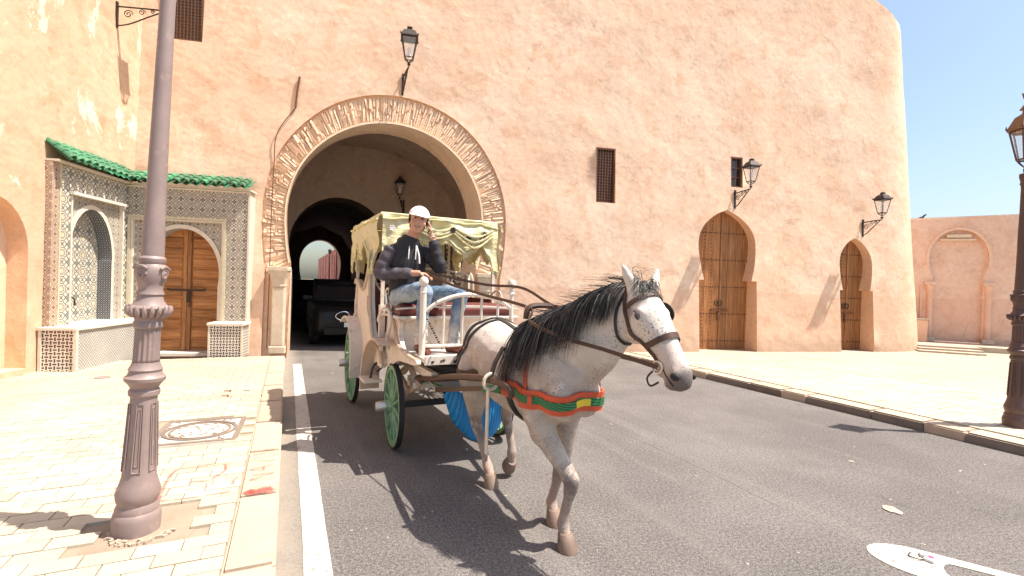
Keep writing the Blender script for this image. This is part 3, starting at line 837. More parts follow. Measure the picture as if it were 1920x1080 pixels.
# jamb fronts beside the opening and the stone columns
for sgn, ux in ((-1, 0.0), (1, 4.62)):
    m = MB()
    pts = [(ux - .20, 0.1), (ux - .20, 1.95), (ux + .22, 1.95), (ux + .22, 0.1)]
    m.box((ux + .02, surf(ux, 1) + .16, 1.02), (0.44, 0.22, 1.8)); m.build('jamb', M['wall'], gate)
    c = thing('stone_column', None, None); c.parent = gate; c.location = (ux + (.06 if sgn < 0 else -.06), surf(ux, 1) - .03, 0.10)
    m = MB(); m.box((0, .02, 0.08), (0.34, .26, 0.16)); bevel(m.build('plinth', M['stone'], c), .02)
    m = MB(); m.box((0, .02, .80), (.27, .22, 1.29), taper=.95); bevel(m.build('shaft', M['stone'], c), .03, 3)
    m = MB(); m.loft([[V((x_ * k_, .02 + y_ * k_, z_)) for x_, y_ in ((-.13, -.11), (.13, -.11), (.13, .11), (-.13, .11))] for k_, z_ in ((.97, 1.44), (1.06, 1.46), (1.0, 1.50), (1.12, 1.62), (1.45, 1.78), (1.55, 1.80), (1.55, 1.88))]); bevel(m.build('capital', M['stone'], c), .012)
    for k in range(14):     # brick courses above the capital
        z = 2.02 + k * .058; m = MB(); off = arcpt(0, .5); m = None
# chamber behind the arch, inner arch and passage (written in road coordinates)
def rl(s, q, z): return FW.l(rd(s, q, z))
def loopz(L, s): return [rl(s, q, z) for q, z in L]
S1, S2 = 17.0, 35.0
IN_ARC = horseshoe(1.55, 2.85, 1.56, 1.62, 2.6, 1.42, 0.0, 36)
EX_ARC = horseshoe(1.95, 2.75, 1.30, 1.62, 2.6, 1.15, 0.0, 30)
qL, qR = -1.35, 5.6
vault = [(qL, 0.0)] + [(qL + (qR - qL) * (0.5 - 0.5 * math.cos(i / 24 * math.pi)), 3.9 + 2.35 * math.sin(i / 24 * math.pi)) for i in range(25)] + [(qR, 0.0)]
fr_ = []
for q, z in vault:
    p0 = rl(11.0, q, z); p1 = rl(S1, q, z); k = (1.25 - p0.y) / (p1.y - p0.y); fr_.append(p0.lerp(p1, k))
m = MB(); m.strip(fr_, loopz(vault, S1)); m.build('chamber_vault', M['passage'], gate, smooth=True)
m = cdt_wall([(q, z) for q, z in vault], [[(q, max(z, .001)) for q, z in IN_ARC]], 0.5, lambda q, z: rl(S1, q, z)); m.build('chamber_wall', M['passage'], gate)
back_in = [(sk(u, 0, TH).x, z) for u, z in ARC_IN]
m = cdt_wall([(-2.6, 0.0), (-2.6, 7.0), (7.4, 7.0), (7.4, 0.0)], [[(u, max(z, .001)) for u, z in back_in]], 0.8, lambda u, z: V((u, 1.25, z))); m.build('chamber_front', M['passage'], gate)
m = MB(); m.strip(loopz(IN_ARC, S1), loopz(IN_ARC, S1 + 1.2)); m.build('inner_soffit', M['passage_shade'], gate, smooth=True)
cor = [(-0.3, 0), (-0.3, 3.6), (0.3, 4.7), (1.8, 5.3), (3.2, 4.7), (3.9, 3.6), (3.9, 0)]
m = MB(); m.strip(loopz(cor, S1 + 1.2), loopz(cor, S2)); m.build('corridor_vault', M['passage_shade'], gate)
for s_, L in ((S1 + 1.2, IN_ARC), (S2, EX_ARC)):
    m = cdt_wall(cor, [[(q, max(z, .001)) for q, z in L]], 0.8, lambda q, z: rl(s_, q, z)); m.build('cross_wall', M['passage_shade'], gate)
m = MB(); m.strip(loopz(EX_ARC, S2), loopz(EX_ARC, S2 + .9)); m.build('exit_soffit', M['soffit'], gate, smooth=True)
# doors in the wall
def studded_door(L, d, cx, z0, zt, hw, name, planks, label=None):
    r = reveal(L, d, 'door_reveal', M['reveal'])
    dr = bpy.data.objects.new('studded_door', None); col.objects.link(dr); dr.parent = gate; dr.location = (cx, 0.55 * d + .22, 0)
    if label: dr['label'] = label
    yb = 0.62 * d + surf(cx, 1.5) * .6 + .0 - (0.55 * d + .22) + .06
    w = 2 * hw / planks
    for i in range(planks):
        x = -hw + (i + .5) * w; m = MB(); m.box((x, yb + .03 + random.uniform(0, .006), (z0 + zt) / 2), (w - .008, .05, zt - z0)); m.build('plank', M['wood_v'], dr)
    m = MB(); m.box((0.02, yb - .006, (z0 + zt) / 2), (.045, .02, zt - z0)); m.build('cover_strip', M['wood_v'], dr)
    st = MB(); z = z0 + .25; rows = []
    while z < zt - .35: rows.append(z); z += (zt - z0) / 5.2
    for z in rows:
        n = int(2 * hw / .085)
        for i in range(n): st.lathe([(0.016, 0), (0.013, .008), (.004, .012)], 6, cap=True) if False else st.box((-hw + (i + .5) * .085, yb - .004, z), (.026, .024, .026), taper=.6)
    for xx in (-hw * .55, -hw * .30):
        z = z0 + .1
        while z < zt - .3: st.box((xx, yb - .004, z), (.022, .022, .022), taper=.6); z += .10
    o = st.build('stud', M['iron'], dr); o['kind'] = 'stuff'
    for xx in (-.10, .02):
        m = MB(); P = [(xx + .055 * math.sin(a), yb - .03, z0 + 1.28 + .07 * math.cos(a)) for a in [k * 6.283 / 16 for k in range(17)]]; m.tube(P, .013, 6); m.build('knocker', M['iron'], dr)
    m = MB(); m.box((0.0, yb - .03, z0 + 1.08), (.52, .03, .035)); m.box((-.03, yb - .03, z0 + .92), (.05, .03, .24)); m.build('bolt', M['rust'], dr)
    m = MB(); m.box((cx, .52 * d + .06, 0.06), (2 * hw + .34, d * 1.1 + .3, .14)); m.build('door_step', M['kerb'], gate)
    return dr
studded_door(DOOR1, 0.60, 11.12, 0.12, 3.95, 0.92, 'a', 8, 'taller studded plank door under the pointed arch, nearer the gateway')
studded_door(DOOR2, 0.55, 15.25, 0.12, 3.4, 0.62, 'b', 6, 'smaller studded plank door under the pointed arch by the low wall')
# windows
def grille_window(L, d, cell, bar, label):
    reveal(L, d, 'window_reveal', M['reveal'], open_base=False)
    x0, z0 = L[0]; x1, z1 = L[2]; cx = (x0 + x1) / 2; cz = (z0 + z1) / 2; y = surf(cx, cz) * 0.6 + BAT * .3 + d - .05
    w = bpy.data.objects.new('window', None); col.objects.link(w); w.parent = gate; w.location = (cx, y, z0); w['label'] = label
    hw = (x1 - x0) / 2; h = z1 - z0
    m = MB(); m.box((0, .10, h / 2), (2 * hw + .2, .02, h + .3)); m.build('pane', M['window_glass'], w)
    m = MB()
    for sx, sz, dx, dz in ((-hw + .02, h / 2, .04, h), (hw - .02, h / 2, .04, h), (0, .02, 2 * hw - .08, .04), (0, h - .02, 2 * hw - .08, .04)): m.box((sx, 0, sz), (dx, .06, dz))
    m.build('frame', M['rust'], w)
    if bar:
        m = MB(); nx = max(2, round((2 * hw - .08) / cell)); nz = max(2, round((h - .08) / cell))
        for i in range(1, nx): m.box((-hw + .04 + i * (2 * hw - .08) / nx, -.004, h / 2), (bar, bar, h - .08))
        for i in range(1, nz): m.box((0, .006, .04 + i * (h - .08) / nz), (2 * hw - .08, bar, bar))
        m.build('grille', M['rust'], w)
    return w
grille_window(WIN1, 0.22, .075, .022, 'tall grilled window between the arch and the studded doors')
grille_window(WIN2, 0.22, .3, .02, 'small plain window above the taller studded door')
grille_window(WIN3, 0.25, .07, .016, 'square grilled window high above the tiled portal')
# conduit and cable beside the arch
m = MB(); P = [ws(0.29, 6.26, -.03), ws(0.25, 5.9, -.03), ws(0.23, 5.55, -.03)]
m.tube(P, .022, 6); tag(m.build('cable_stub', M['rust']), 'short rusty iron bar sticking up on the wall left of the arch', 'iron bar').matrix_world = gate.matrix_basis
bpy.data.objects['cable_stub'].location = gate.location; bpy.data.objects['cable_stub'].rotation_euler = gate.rotation_euler
m = MB(); P = [ws(0.23, 5.55, -.02), ws(-.12, 4.92, -.05), ws(-.16, 4.2, -.02), ws(-.17, 3.0, -.02), ws(-.15, 2.0, -.03), ws(-.14, 0.2, -.03)]
m.tube(catmull(P, 6), .011, 5)
o = m.build('wall_cable', M['rust']); tag(o, 'thin cable running down the wall left of the arch', 'cable'); o.location = gate.location; o.rotation_euler = gate.rotation_euler
# ------------------------------------------------------------------ tiled portal beside the arch
def rect(x0, z0, x1, z1): return [(x0, z0), (x0, z1), (x1, z1), (x1, z0)]
def panel(fr_parent, outer, holes, y0, y1, name, mat, off, grid=3.0, side=True, edgeh=False):
    m = cdt_wall(outer, holes, grid, lambda a, b: V((a, y0, b)))
    if side:
        m.strip([V((a, y0, b)) for a, b in outer], [V((a, y1, b)) for a, b in outer], close=True)
    if edgeh:
        for h in holes: m.strip([V((a, y0, b)) for a, b in h], [V((a, y1, b)) for a, b in h], close=True)
    return m.build(name, mat, fr_parent, off=off, uv=True)
def ringrect(parent, x0, z0, x1, z1, w, y0, y1, name, mat, off, base=False):
    for a, b, c, d in ((x0, z0, x0 + w, z1), (x1 - w, z0, x1, z1), (x0 + w, z1 - w, x1 - w, z1)):
        m = MB(); m.box(((a + c) / 2, (y0 + y1) / 2, (b + d) / 2), (c - a, y1 - y0, d - b)); m.build(name, mat, parent, off=off, uv=True)
def roof_tiles(parent, off, x0, x1, pitch, zb, zt, yf, yb, fr='tile'):
    """row of green barrel tiles; slope from (yb,zt) down to (yf,zb)"""
    m = MB(); n0 = V((0, yf - yb, zb - zt)); L = n0.length; dirn = n0.normalized(); up = V((1, 0, 0)).cross(dirn); up = up if up.z > 0 else -up
    R0 = pitch * .40
    for k in range(3):
        s0 = L * k / 3; s1 = L * (k + 1) / 3 + .03
        r0 = R0 * (.86 + .0 * k); r1 = R0 * 1.02; lift = 0.012 * (k) * 0 + .004 * k
        ra = []; rb = []
        for i in range(9):
            a = math.pi * i / 8
            ra.append(V((math.cos(a) * r0, 0, 0)) + up * (math.sin(a) * r0 + lift) + dirn * s0)
            rb.append(V((math.cos(a) * r1, 0, 0)) + up * (math.sin(a) * r1 + lift + .012) + dirn * s1)
        rc = [p * 1.0 - up * .0 for p in rb]
        rd_ = [V((p.x * .84, p.y, p.z)) - up * .012 for p in rb]
        m.strip(ra, rb); m.strip(rb, rd_)
    me = m.mesh('roof_tile', M['green_tile'], True)
    n = int((x1 - x0) / pitch)
    for i in range(n):
        o = link('roof_tile', me, parent, (x0 + (i + .5) * pitch - off[0] + random.uniform(-.006, .006), yb - off[1], zt - off[2] + random.uniform(-.008, .008)))
        o.rotation_euler = (random.uniform(-.03, .03), random.uniform(-.05, .05), random.uniform(-.04, .04))
    m = MB(); a = []; b = []
    for i in range(n * 6 + 1):
        x = x0 + (x1 - x0) * i / (n * 6); dz = .018 * math.cos(i / 6 * 2 * math.pi); a.append(V((x, yb, zt - .02 + dz))); b.append(V((x, yf + .02, zb - .02 + dz)))
    m.strip(a, b); m.build('pan_tiles', M['green_tile'], parent, smooth=True, off=off)
    m = MB(); m.box(((x0 + x1) / 2, (yb + yf + .1) / 2, zb - .055), (x1 - x0, abs(yb - yf) - .12, .035)); m.build('eave_board', M['z_edge'], parent, off=off)

portal, off = fthing('tiled_portal', 'mosaic tiled doorway with green tile eave next to the big arch', 'doorway', FW, -1.8, 0, 0.1)
PO = rect(-3.00, 0.10, -0.52, 3.50); PI = rect(-2.74, 0.10, -0.94, 2.93)
panel(portal, [(-3.00, .10), (-3.00, 3.50), (-.52, 3.50), (-.52, .10), (-.94, .10), (-.94, 2.93), (-2.74, 2.93), (-2.74, .10)], [], -0.13, 0.26, 'border_tiles', M['z_border'], off)
ringrect(portal, -2.74, .10, -.94, 2.93, .055, -.15, -.02, 'border_edge', M['z_yellow'], off)
ringrect(portal, -2.68, .10, -1.00, 2.87, .03, -.135, -.02, 'inner_edge', M['z_edge'], off)
ringrect(portal, -3.02, .10, -.50, 3.52, .035, -.145, .22, 'outer_edge', M['z_edge'], off)
fo = rect(-2.65, .10, -1.03, 2.84)
hole = [(u, max(z, .1005)) for u, z in PORTD]
m = cdt_wall(fo, [hole], .6, lambda a, b: V((a, -0.06, b))); m.build('field_tiles', M['z_field'], portal, off=off, uv=True)
big = horseshoe(-1.80, 1.78, 0.80, 1.0, 1.3, 0.78, 0.10, 28)
m = MB(); m.strip([V((u, -.085, z)) for u, z in PORTD], [V((u, -.085, z)) for u, z in big]); m.strip([V((u, -.085, z)) for u, z in big], [V((u, -.05, z)) for u, z in big]); m.build('arch_edge', M['z_edge'], portal, off=off)
m = MB(); m.strip([V((u, -.085, z)) for u, z in PORTD], [V((u, .42, z)) for u, z in PORTD]); m.build('door_reveal', M['z_small'], portal, off=off, uv=True)
m = MB(); m.box((-1.8, .15, .10), (1.6, .62, .06)); m.build('threshold', M['marble'], portal, off=off)
# double door with horizontal panels
DY = 0.26
for sx in (-1, 1):
    leaf = bpy.data.objects.new('door_leaf', None); col.objects.link(leaf); leaf.parent = portal; leaf.location = (-1.8 + sx * .37 - off[0], DY - off[1], .14 - off[2])
    m = MB(); m.box((0, .03, 1.33), (.735, .04, 2.66)); m.build('leaf_board', M['wood_h'], leaf)
    for xx, w in ((-.33, .07), (.33, .07)):
        m = MB(); m.box((xx, -.005, 1.33), (w, .05, 2.66)); m.build('stile', M['wood_v'], leaf)
    n = 12; h = 2.6 / n
    for k in range(n):
        m = MB(); z = .03 + (k + .5) * h
        w = .58; x0, x1, z0, z1 = -w / 2, w / 2, z - h / 2 + .012, z + h / 2 - .012
        f = .035
        vs = [(x0, .01, z0), (x1, .01, z0), (x1, .01, z1), (x0, .01, z1), (x0 + f, -.022, z0 + f), (x1 - f, -.022, z0 + f), (x1 - f, -.022, z1 - f), (x0 + f, -.022, z1 - f)]
        m.add(vs, [(4, 5, 6, 7), (0, 1, 5, 4), (1, 2, 6, 5), (2, 3, 7, 6), (3, 0, 4, 7)]); o = m.build('door_panel', M['wood_h'], leaf)
m = MB(); m.box((-1.8, DY - .05, 1.42), (.62, .025, .035)); m.tube([(-2.12, DY - .05, 1.42), (-2.16, DY - .05, 1.45)], .02, 6); m.tube([(-1.48, DY - .05, 1.42), (-1.44, DY - .05, 1.45)], .02, 6); m.build('bolt_bar', M['iron'], portal, off=off)
m = MB(); m.box((-1.76, DY - .05, 1.27), (.06, .04, .22)); m.build('lock', M['iron'], portal, off=off)
m = MB(); m.box((-1.74, DY - .06, 1.10), (.04, .025, .07)); m.build('padlock', M['rust'], portal, off=off)
roof_tiles(portal, off, -3.02, -0.46, .178, 3.60, 3.84, -.30, .20)
t, off = fthing('tiled_pedestal', 'low pedestal clad in black and white basket weave tiles beside the wooden door', 'pedestal', FW, -.77, -.35, .1)
m = MB(); m.box((-.77, -.33, .42), (.60, .42, .64)); m.build('tile_cladding', M['z_basket'], t, off=off, uv=True)
m = MB(); m.box((-.77, -.335, .77), (.68, .48, .055)); bevel(m.build('slab', M['marble'], t, off=off), .008)
for xx in (-1.07, -.47):
    m = MB(); m.box((xx, -.545, .42), (.035, .02, .64)); m.build('corner_strip', M['z_edge'], t, off=off)
# ------------------------------------------------------------------ side wall with niche and fountain
side, off0 = fthing('side_wall', 'sunlit ochre plaster wall with flaking whitewash and a wall niche', 'wall', FL)
NI = [(-1.55, .22), (-1.55, 1.95)] + [(-.92 - .63 * math.cos(i / 16 * math.pi), 2.05 + .78 * math.sin(i / 16 * math.pi)) for i in range(17)] + [(-.29, 1.95), (-.29, .22)]
FN = [(.45, .84), (.45, 1.95)] + [(1.0 - .56 * math.cos(i / 18 * math.pi), 2.0 + .88 * math.sin(i / 18 * math.pi)) for i in range(19)] + [(1.55, 1.95), (1.55, .84)]
def lsurf(s, z): return noise.noise(V((s * .6, z * .5, 20))) * .035 + noise.noise(V((s * 1.8, z * 1.5, 31))) * .014 + .012 * (z - 2)
m = cdt_wall([(-7, -.1), (-7, 11), (3.2, 11), (3.2, -.1)], [NI, FN], .3, lambda s, z: V((s, lsurf(s, z), z)))
m.build('wall', M['wall_left'], side, smooth='all')
m = MB(); m.strip([V((s, lsurf(s, z), z)) for s, z in NI], [V((s, .28, z)) for s, z in NI], close=True); m.build('niche_reveal', M['reveal'], side, smooth=True)
m = MB(); m.add([V((s, .28, z)) for s, z in NI], [tuple(range(len(NI)))]); m.build('niche_back', M['wall'], side)
m = MB(); m.strip([V((-7, 0, 11)), V((3.2, 0, 11))], [V((-7, 1.2, 11)), V((3.2, 1.2, 11))]); m.build('wall_top', M['reveal'], side)

ft, off = fthing('wall_fountain', 'mosaic tiled wall fountain with arched recess and green tile eave on the side wall', 'fountain', FL, 1.0, 0, .1)
F0 = -.10
panel(ft, [(0.02, .80), (.02, 3.52), (.17, 3.52), (.17, .80)], [], F0, .1, 'red_border', M['z_red'], off)
m = MB(); m.box((.185, F0 + .08, 2.16), (.03, .19, 2.72)); m.build('yellow_edge', M['z_yellow'], ft, off=off)
panel(ft, [(.20, .80), (.20, 3.52), (2.02, 3.52), (2.02, .80), (1.80, .80), (1.80, 3.06), (.42, 3.06), (.42, .80)], [], F0 - .005, .1, 'border_tiles', M['z_panel'], off)
m = MB(); m.box((1.11, F0 + .0, 3.08), (1.44, .14, .05)); m.build('inner_ledge', M['marble'], ft, off=off)
for xx in (.435, 1.785):
    m = MB(); m.box((xx, F0 + .03, 1.93), (.035, .10, 2.26)); m.build('inner_edge', M['z_edge'], ft, off=off)
fo = rect(.45 - .0, .80, 1.77, 3.05); fo = [(.44, .80), (.44, 3.05), (1.78, 3.05), (1.78, .80)]
FN2 = [(s, max(z, .8005)) for s, z in [(1.0 + (s - 1.0) * .97, z if z > .9 else .801) for s, z in FN]]
m = cdt_wall(fo, [FN2], .6, lambda a, b: V((a, F0 + .05, b))); m.build('field_tiles', M['z_field'], ft, off=off, uv=True)
big = [(1.0 + (s - 1.0) * 1.13, z if z < 1.96 else 2.0 + (z - 2.0) * 1.09) for s, z in FN2]
m = MB(); m.strip([V((s, F0 + .025, z)) for s, z in FN2], [V((s, F0 + .025, z)) for s, z in big]); m.strip([V((s, F0 + .025, z)) for s, z in big], [V((s, F0 + .06, z)) for s, z in big]); m.build('arch_edge', M['z_edge'], ft, off=off)
m = MB(); m.strip([V((s, F0 + .025, z)) for s, z in FN2], [V((s, .17, z)) for s, z in FN2]); m.build('recess_sides', M['z_dark'], ft, off=off, uv=True)
m = MB(); m.add([V((s, .17, z)) for s, z in FN2], [tuple(range(len(FN2)))]); m.build('recess_back', M['z_panel'], ft, off=off, uv=True)
m = MB(); m.tube(catmull([(.75, .17, 1.28), (.75, .09, 1.30), (.75, .03, 1.25), (.75, .02, 1.15)], 4), .014, 8); m.build('spout', M['iron'], ft, off=off)
m = MB(); m.box((.95, -.30, .44), (2.04, .50, .70)); m.build('trough_front', M['z_small'], ft, off=off, uv=True)
m = MB(); m.box((-.075, -.30, .44), (.02, .46, .69)); m.build('trough_end', M['z_basket'], ft, off=off, uv=True)
for xx, yy in ((-.08, -.555), (-.08, -.055)):
    m = MB(); m.box((xx, yy, .44), (.05, .045, .70)); m.build('corner_strip', M['z_edge'], ft, off=off)
m = MB(); m.box((.94, -.305, .815), (2.12, .56, .05)); bevel(m.build('slab', M['marble'], ft, off=off), .008)
m = MB(); m.box((1.0, .16, .82), (1.08, .5, .045)); m.build('basin_floor', M['marble'], ft, off=off)
roof_tiles(ft, off, .02, 2.08, .165, 3.60, 3.88, -.30, .06)
# ------------------------------------------------------------------ low wall with blind arch, block, terrace, steps
low, off = fthing('low_wall', 'low terracotta plaster wall with a blind horseshoe arch in relief', 'wall', FR)
def rsurf(x, z): return noise.noise(V((x * .7, z * .6, 40))) * .03
BA = horseshoe(2.64, 3.02, .76, .92, 1.1, .64, .30, 28)
BA2 = horseshoe(2.64, 3.02, .84, 1.00, 1.2, .72, .30, 28)
m = cdt_wall([(-1.5, .05), (-1.5, 4.27), (12, 4.6), (12, .05)], [BA], .35, lambda x, z: V((x, rsurf(x, z), z)))
m.strip([V((-1.5, 0, 4.27)), V((12, 0, 4.6))], [V((-1.5, .55, 4.25)), V((12, .55, 4.58))]); m.build('wall', M['wall_low'], low, smooth='all')
m = MB(); m.strip([V((x, rsurf(x, z), z)) for x, z in BA], [V((x, .11, z)) for x, z in BA]); m.build('arch_reveal', M['wall_low'], low, smooth=True)
m = MB(); m.add([V((x, .11, z)) for x, z in BA], [tuple(range(len(BA)))]); m.build('arch_infill', M['wall_low'], low)
m = MB(); m.strip([V((x, -.03, z)) for x, z in BA[3:-3]], [V((x, -.045, z)) for x, z in BA2[3:-3]]); m.strip([V((x, -.045, z)) for x, z in BA2[3:-3]], [V((x, .03, z)) for x, z in BA2[3:-3]]); m.strip([V((x, -.03, z)) for x, z in BA[3:-3]], [V((x, .03, z)) for x, z in BA[3:-3]]); m.build('arch_moulding', M['wall_low'], low, smooth=True)
for k in range(15):
    a = math.pi * (.12 + .76 * k / 14); x = 2.64 + .93 * math.cos(a); z = 3.02 + 1.1 * math.sin(a); m = MB(); m.lathe([(.0, -.035), (.035, -.02), (.045, 0)], 6, c=(0, 0, 0)); m2 = MB(); m2.add([V((x + p[0], p[2] * 1.2, z + p[1])) for p in m.v], m.f); m2.build('boss', M['wall_low'], low)
m = MB(); m.box((2.64, .02, 3.74), (.62, .10, .10)); m.box((2.62, .03, 3.62), (.9, .09, .06)); m.build('stucco_remnant', M['trim'], low)
for x in (1.93, 3.42):
    c = bpy.data.objects.new('engaged_column', None); col.objects.link(c); c.parent = low; c.location = (x, -.02, .30)
    m = MB(); m.box((0, 0, .07), (.28, .2, .14)); m.build('plinth', M['stone'], c)
    m = MB(); m.lathe([(.09, .14), (.10, .18), (.085, .22), (.08, 1.5), (.095, 1.54), (.08, 1.58)], 14); m.build('shaft', M['wall_low'], c, smooth=True)
    m = MB(); m.lathe([(.08, 1.58), (.11, 1.72), (.14, 1.84)], 10); m.box((0, 0, 1.89), (.32, .22, .10)); m.build('capital', M['wall_low'], c)
for x0, x1 in ((1.62, 1.70),):
    m = MB(); m.box((1.70, -.02, 1.2), (.05, .06, 1.8)); m.build('side_fillet', M['wall_low'], low)
t, o2 = fthing('plaster_block', 'squat plastered block standing at the foot of the low wall', 'block', FR, 1.42, -.3, .28)
m = MB(); m.box((1.42, -.30, .63), (.62, .58, .72)); bevel(m.build('block_body', M['wall_low'], t, off=o2), .02)
m = MB(); m.box((1.42, -.30, 1.01), (.68, .64, .05)); bevel(m.build('block_cap', M['kerb'], t, off=o2), .01)
# terrace at the foot of the low wall, three steps up to it
m = MB(); P = [FR.w(-1.0, .4), FR.w(12, .4), FR.w(12, -1.3), FR.w(-1.0, -1.3)]
m.prism([(p.x, p.y) for p in P], lambda a, b, d: V((a, b, d)), .05, .285); tag(m.build('terrace', M['kerb']), kind='structure')
t, o2 = fthing('stone_steps', 'three shallow pale stone steps in front of the low wall', 'steps', FR, 1.5, -2.0, .13)
for k in range(3):
    m = MB(); m.box((1.72 + k * .08, -1.72 + k * .22 - .22, .13 + .052 * (k + .5)), (1.5 - k * .0, .95 - k * .22, .052)); bevel(m.build('step', M['kerb'], t, off=o2), .008)
# little bird on the low wall
t, o2 = fthing('bird', 'small dark bird perched on the end of the low wall', 'bird', FR, 1.72, .2, 4.30)
m = MB(); m.tube(catmull([(-.14, 0, .05), (-.06, 0, .07), (.02, 0, .10), (.07, 0, .16), (.10, 0, .18), (.14, 0, .175)], 4), [.008] * 2 + [.018, .025, .03, .034, .036, .036, .034, .032, .03, .028, .026, .025, .026, .026, .025, .02, .012, .006, .003][:19], 8); m.build('body', M['iron'], t, smooth=True)
m = MB(); m.tube([(.0, .01, .0), (.01, .01, .06)], .004, 5); m.tube([(.0, -.01, .0), (.01, -.01, .06)], .004, 5); m.build('leg', M['iron'], t)

# ------------------------------------------------------------------ lamps
def lantern(parent, z0, w, h, iron, roofm, glassm, hexa=4, crown=True, y=0.0, x=0.0):
    """z0 bottom; tapered four sided lantern with frame bars, panes, roof and finial"""
    wb, wt = w * .55, w; c = V((x, y, 0))
    n = hexa
    def ring(r, z, k0=.5): return [c + V((r * math.cos((k + k0) * 2 * math.pi / n), r * math.sin((k + k0) * 2 * math.pi / n), z)) for k in range(n)]
    q = 1 / math.cos(math.pi / n) * .5
    A = ring(wb * q, z0); B = ring(wt * q, z0 + h)
    m = MB()
    for k in range(n): m.tube([A[k], B[k]], .013 * w / .38, 6)
    for R_ in (A, B):
        for k in range(n): m.tube([R_[k], R_[(k + 1) % n]], .013 * w / .38, 6)
    m.build('lantern_frame', iron, parent)
    for k in range(n):
        m = MB(); k2 = (k + 1) % n; m.add([A[k].lerp(c + V((0, 0, z0)), .04), A[k2].lerp(c + V((0, 0, z0)), .04), B[k2].lerp(c + V((0, 0, z0 + h)), .04), B[k].lerp(c + V((0, 0, z0 + h)), .04)], [(0, 1, 2, 3)]); m.build('pane', glassm, parent)
    m = MB(); r1 = wt * q * 1.18
    m.loft([ring(r1, z0 + h + .01), ring(r1 * .98, z0 + h + .035), ring(r1 * .62, z0 + h + .19 * w / .38), ring(r1 * .28, z0 + h + .24 * w / .38), ring(r1 * .25, z0 + h + .29 * w / .38), ring(r1 * .31, z0 + h + .30 * w / .38), ring(.01, z0 + h + .34 * w / .38)]); m.build('lantern_roof', roofm, parent)
    for k in range(n):
        m = MB(); p = ring(r1, z0 + h + .03)[k]; m.tube([p, p + V((0, 0, .05))], [.016, .004], 6); m.build('corner_finial', iron, parent)
    m = MB(); bot = c + V((0, 0, z0 - .12 * w / .38))
    for k in range(n): m.tube(catmull([A[k], A[k].lerp(bot, .35) + V((0, 0, -.01)), bot], 4), .010, 5)
    m.lathe([(.03, z0 - .16), (.035, z0 - .12), (.02, z0 - .10)], 8, c=c); m.build('lantern_foot', iron, parent)
    m = MB(); m.lathe([(.03, z0 + .02), (.035, z0 + .10), (.045, z0 + .18), (.02, z0 + .24)], 10, c=c); m.build('bulb', M['cap'], parent, smooth=True)
def spiral(c, r0, r1, turns, ax, ay, n=26):
    return [V(c) + (V(ax) * math.cos(t * turns * 6.283) + V(ay) * math.sin(t * turns * 6.283)) * (r0 + (r1 - r0) * t) for t in [i / n for i in range(n + 1)]]
def sconce(fr, x, z, arm, label, front, rise=0.12, w=.27, h=.36, up=0.0, dirx=0.0):
    """bracket: wall plate, arm, scrolls; lantern standing on the end of the arm. front = y of the wall surface"""
    t, o = fthing('wall_lantern', label, 'wall lantern', fr, x, front, z, 'iron wall lanterns')
    m = MB(); m.box((0, -.015, 0), (.05, .03, .50)); m.build('wall_plate', M['iron'], t)
    m = MB(); m.tube([(0, 0, .16), (dirx * arm * .5, -arm * .55, .17), (dirx * arm, -arm, .17 + up)], .016, 6); m.tube(catmull([(0, 0, -.22), (dirx * arm * .2, -arm * .25, -.16), (dirx * arm * .6, -arm * .62, .02), (dirx * arm * .85, -arm * .9, .15 + up)], 6), .014, 6); m.build('arm', M['iron'], t)
    m = MB(); ax = V((dirx, -1, 0)).normalized()
    m.tube(spiral(ax * (arm * .22) + V((0, 0, .03)), .085, .015, 1.6, ax, (0, 0, 1)), .009, 5); m.tube(spiral(ax * (arm * .48) + V((0, 0, .09)), .06, .012, 1.5, ax, (0, 0, 1)), .008, 5); m.tube(spiral(ax * (arm * .68) + V((0, 0, .12)), .04, .01, 1.4, ax, (0, 0, 1)), .008, 5); m.build('scrollwork', M['iron'], t)
    lantern(t, .36 + up, w, h, M['iron'], M['iron'], M['lamp_glass'], y=-arm, x=dirx * arm)
    return t
sconce(FW, 2.54, 6.36, .62, 'wall lantern above the crown of the big arch', surf(2.54, 6.3), w=.32, h=.42, dirx=.22)
sconce(FW, 11.36, 4.22, .62, 'wall lantern above the taller studded door', surf(11.4, 4.3))
sconce(FW, 15.52, 3.66, .58, 'wall lantern above the smaller studded door', surf(15.5, 3.7), w=.26, h=.35)
sconce(FL, 1.74, 6.80, .95, 'wall lantern high on the side wall above the tiled fountain', lsurf(1.74, 6.8))
FCH = Frame(rd(S1, 0, 0), RQ)     # chamber back wall
sconce(FCH, 3.62, 4.35, .5, 'wall lantern on the back wall inside the gateway', 0.0, dirx=-.5)
FCL = Frame(rd(13.5, -1.35, 0), RD(115)); sconce(FCL, 1.9, 4.15, .6, 'wall lantern on the shaded left wall inside the gateway', 0.0)
FCR = Frame(rd(13.0, 5.6, 0), RD(-65)); sconce(FCR, -.4, 4.45, .6, 'wall lantern on the shaded right wall inside the gateway', 0.0)
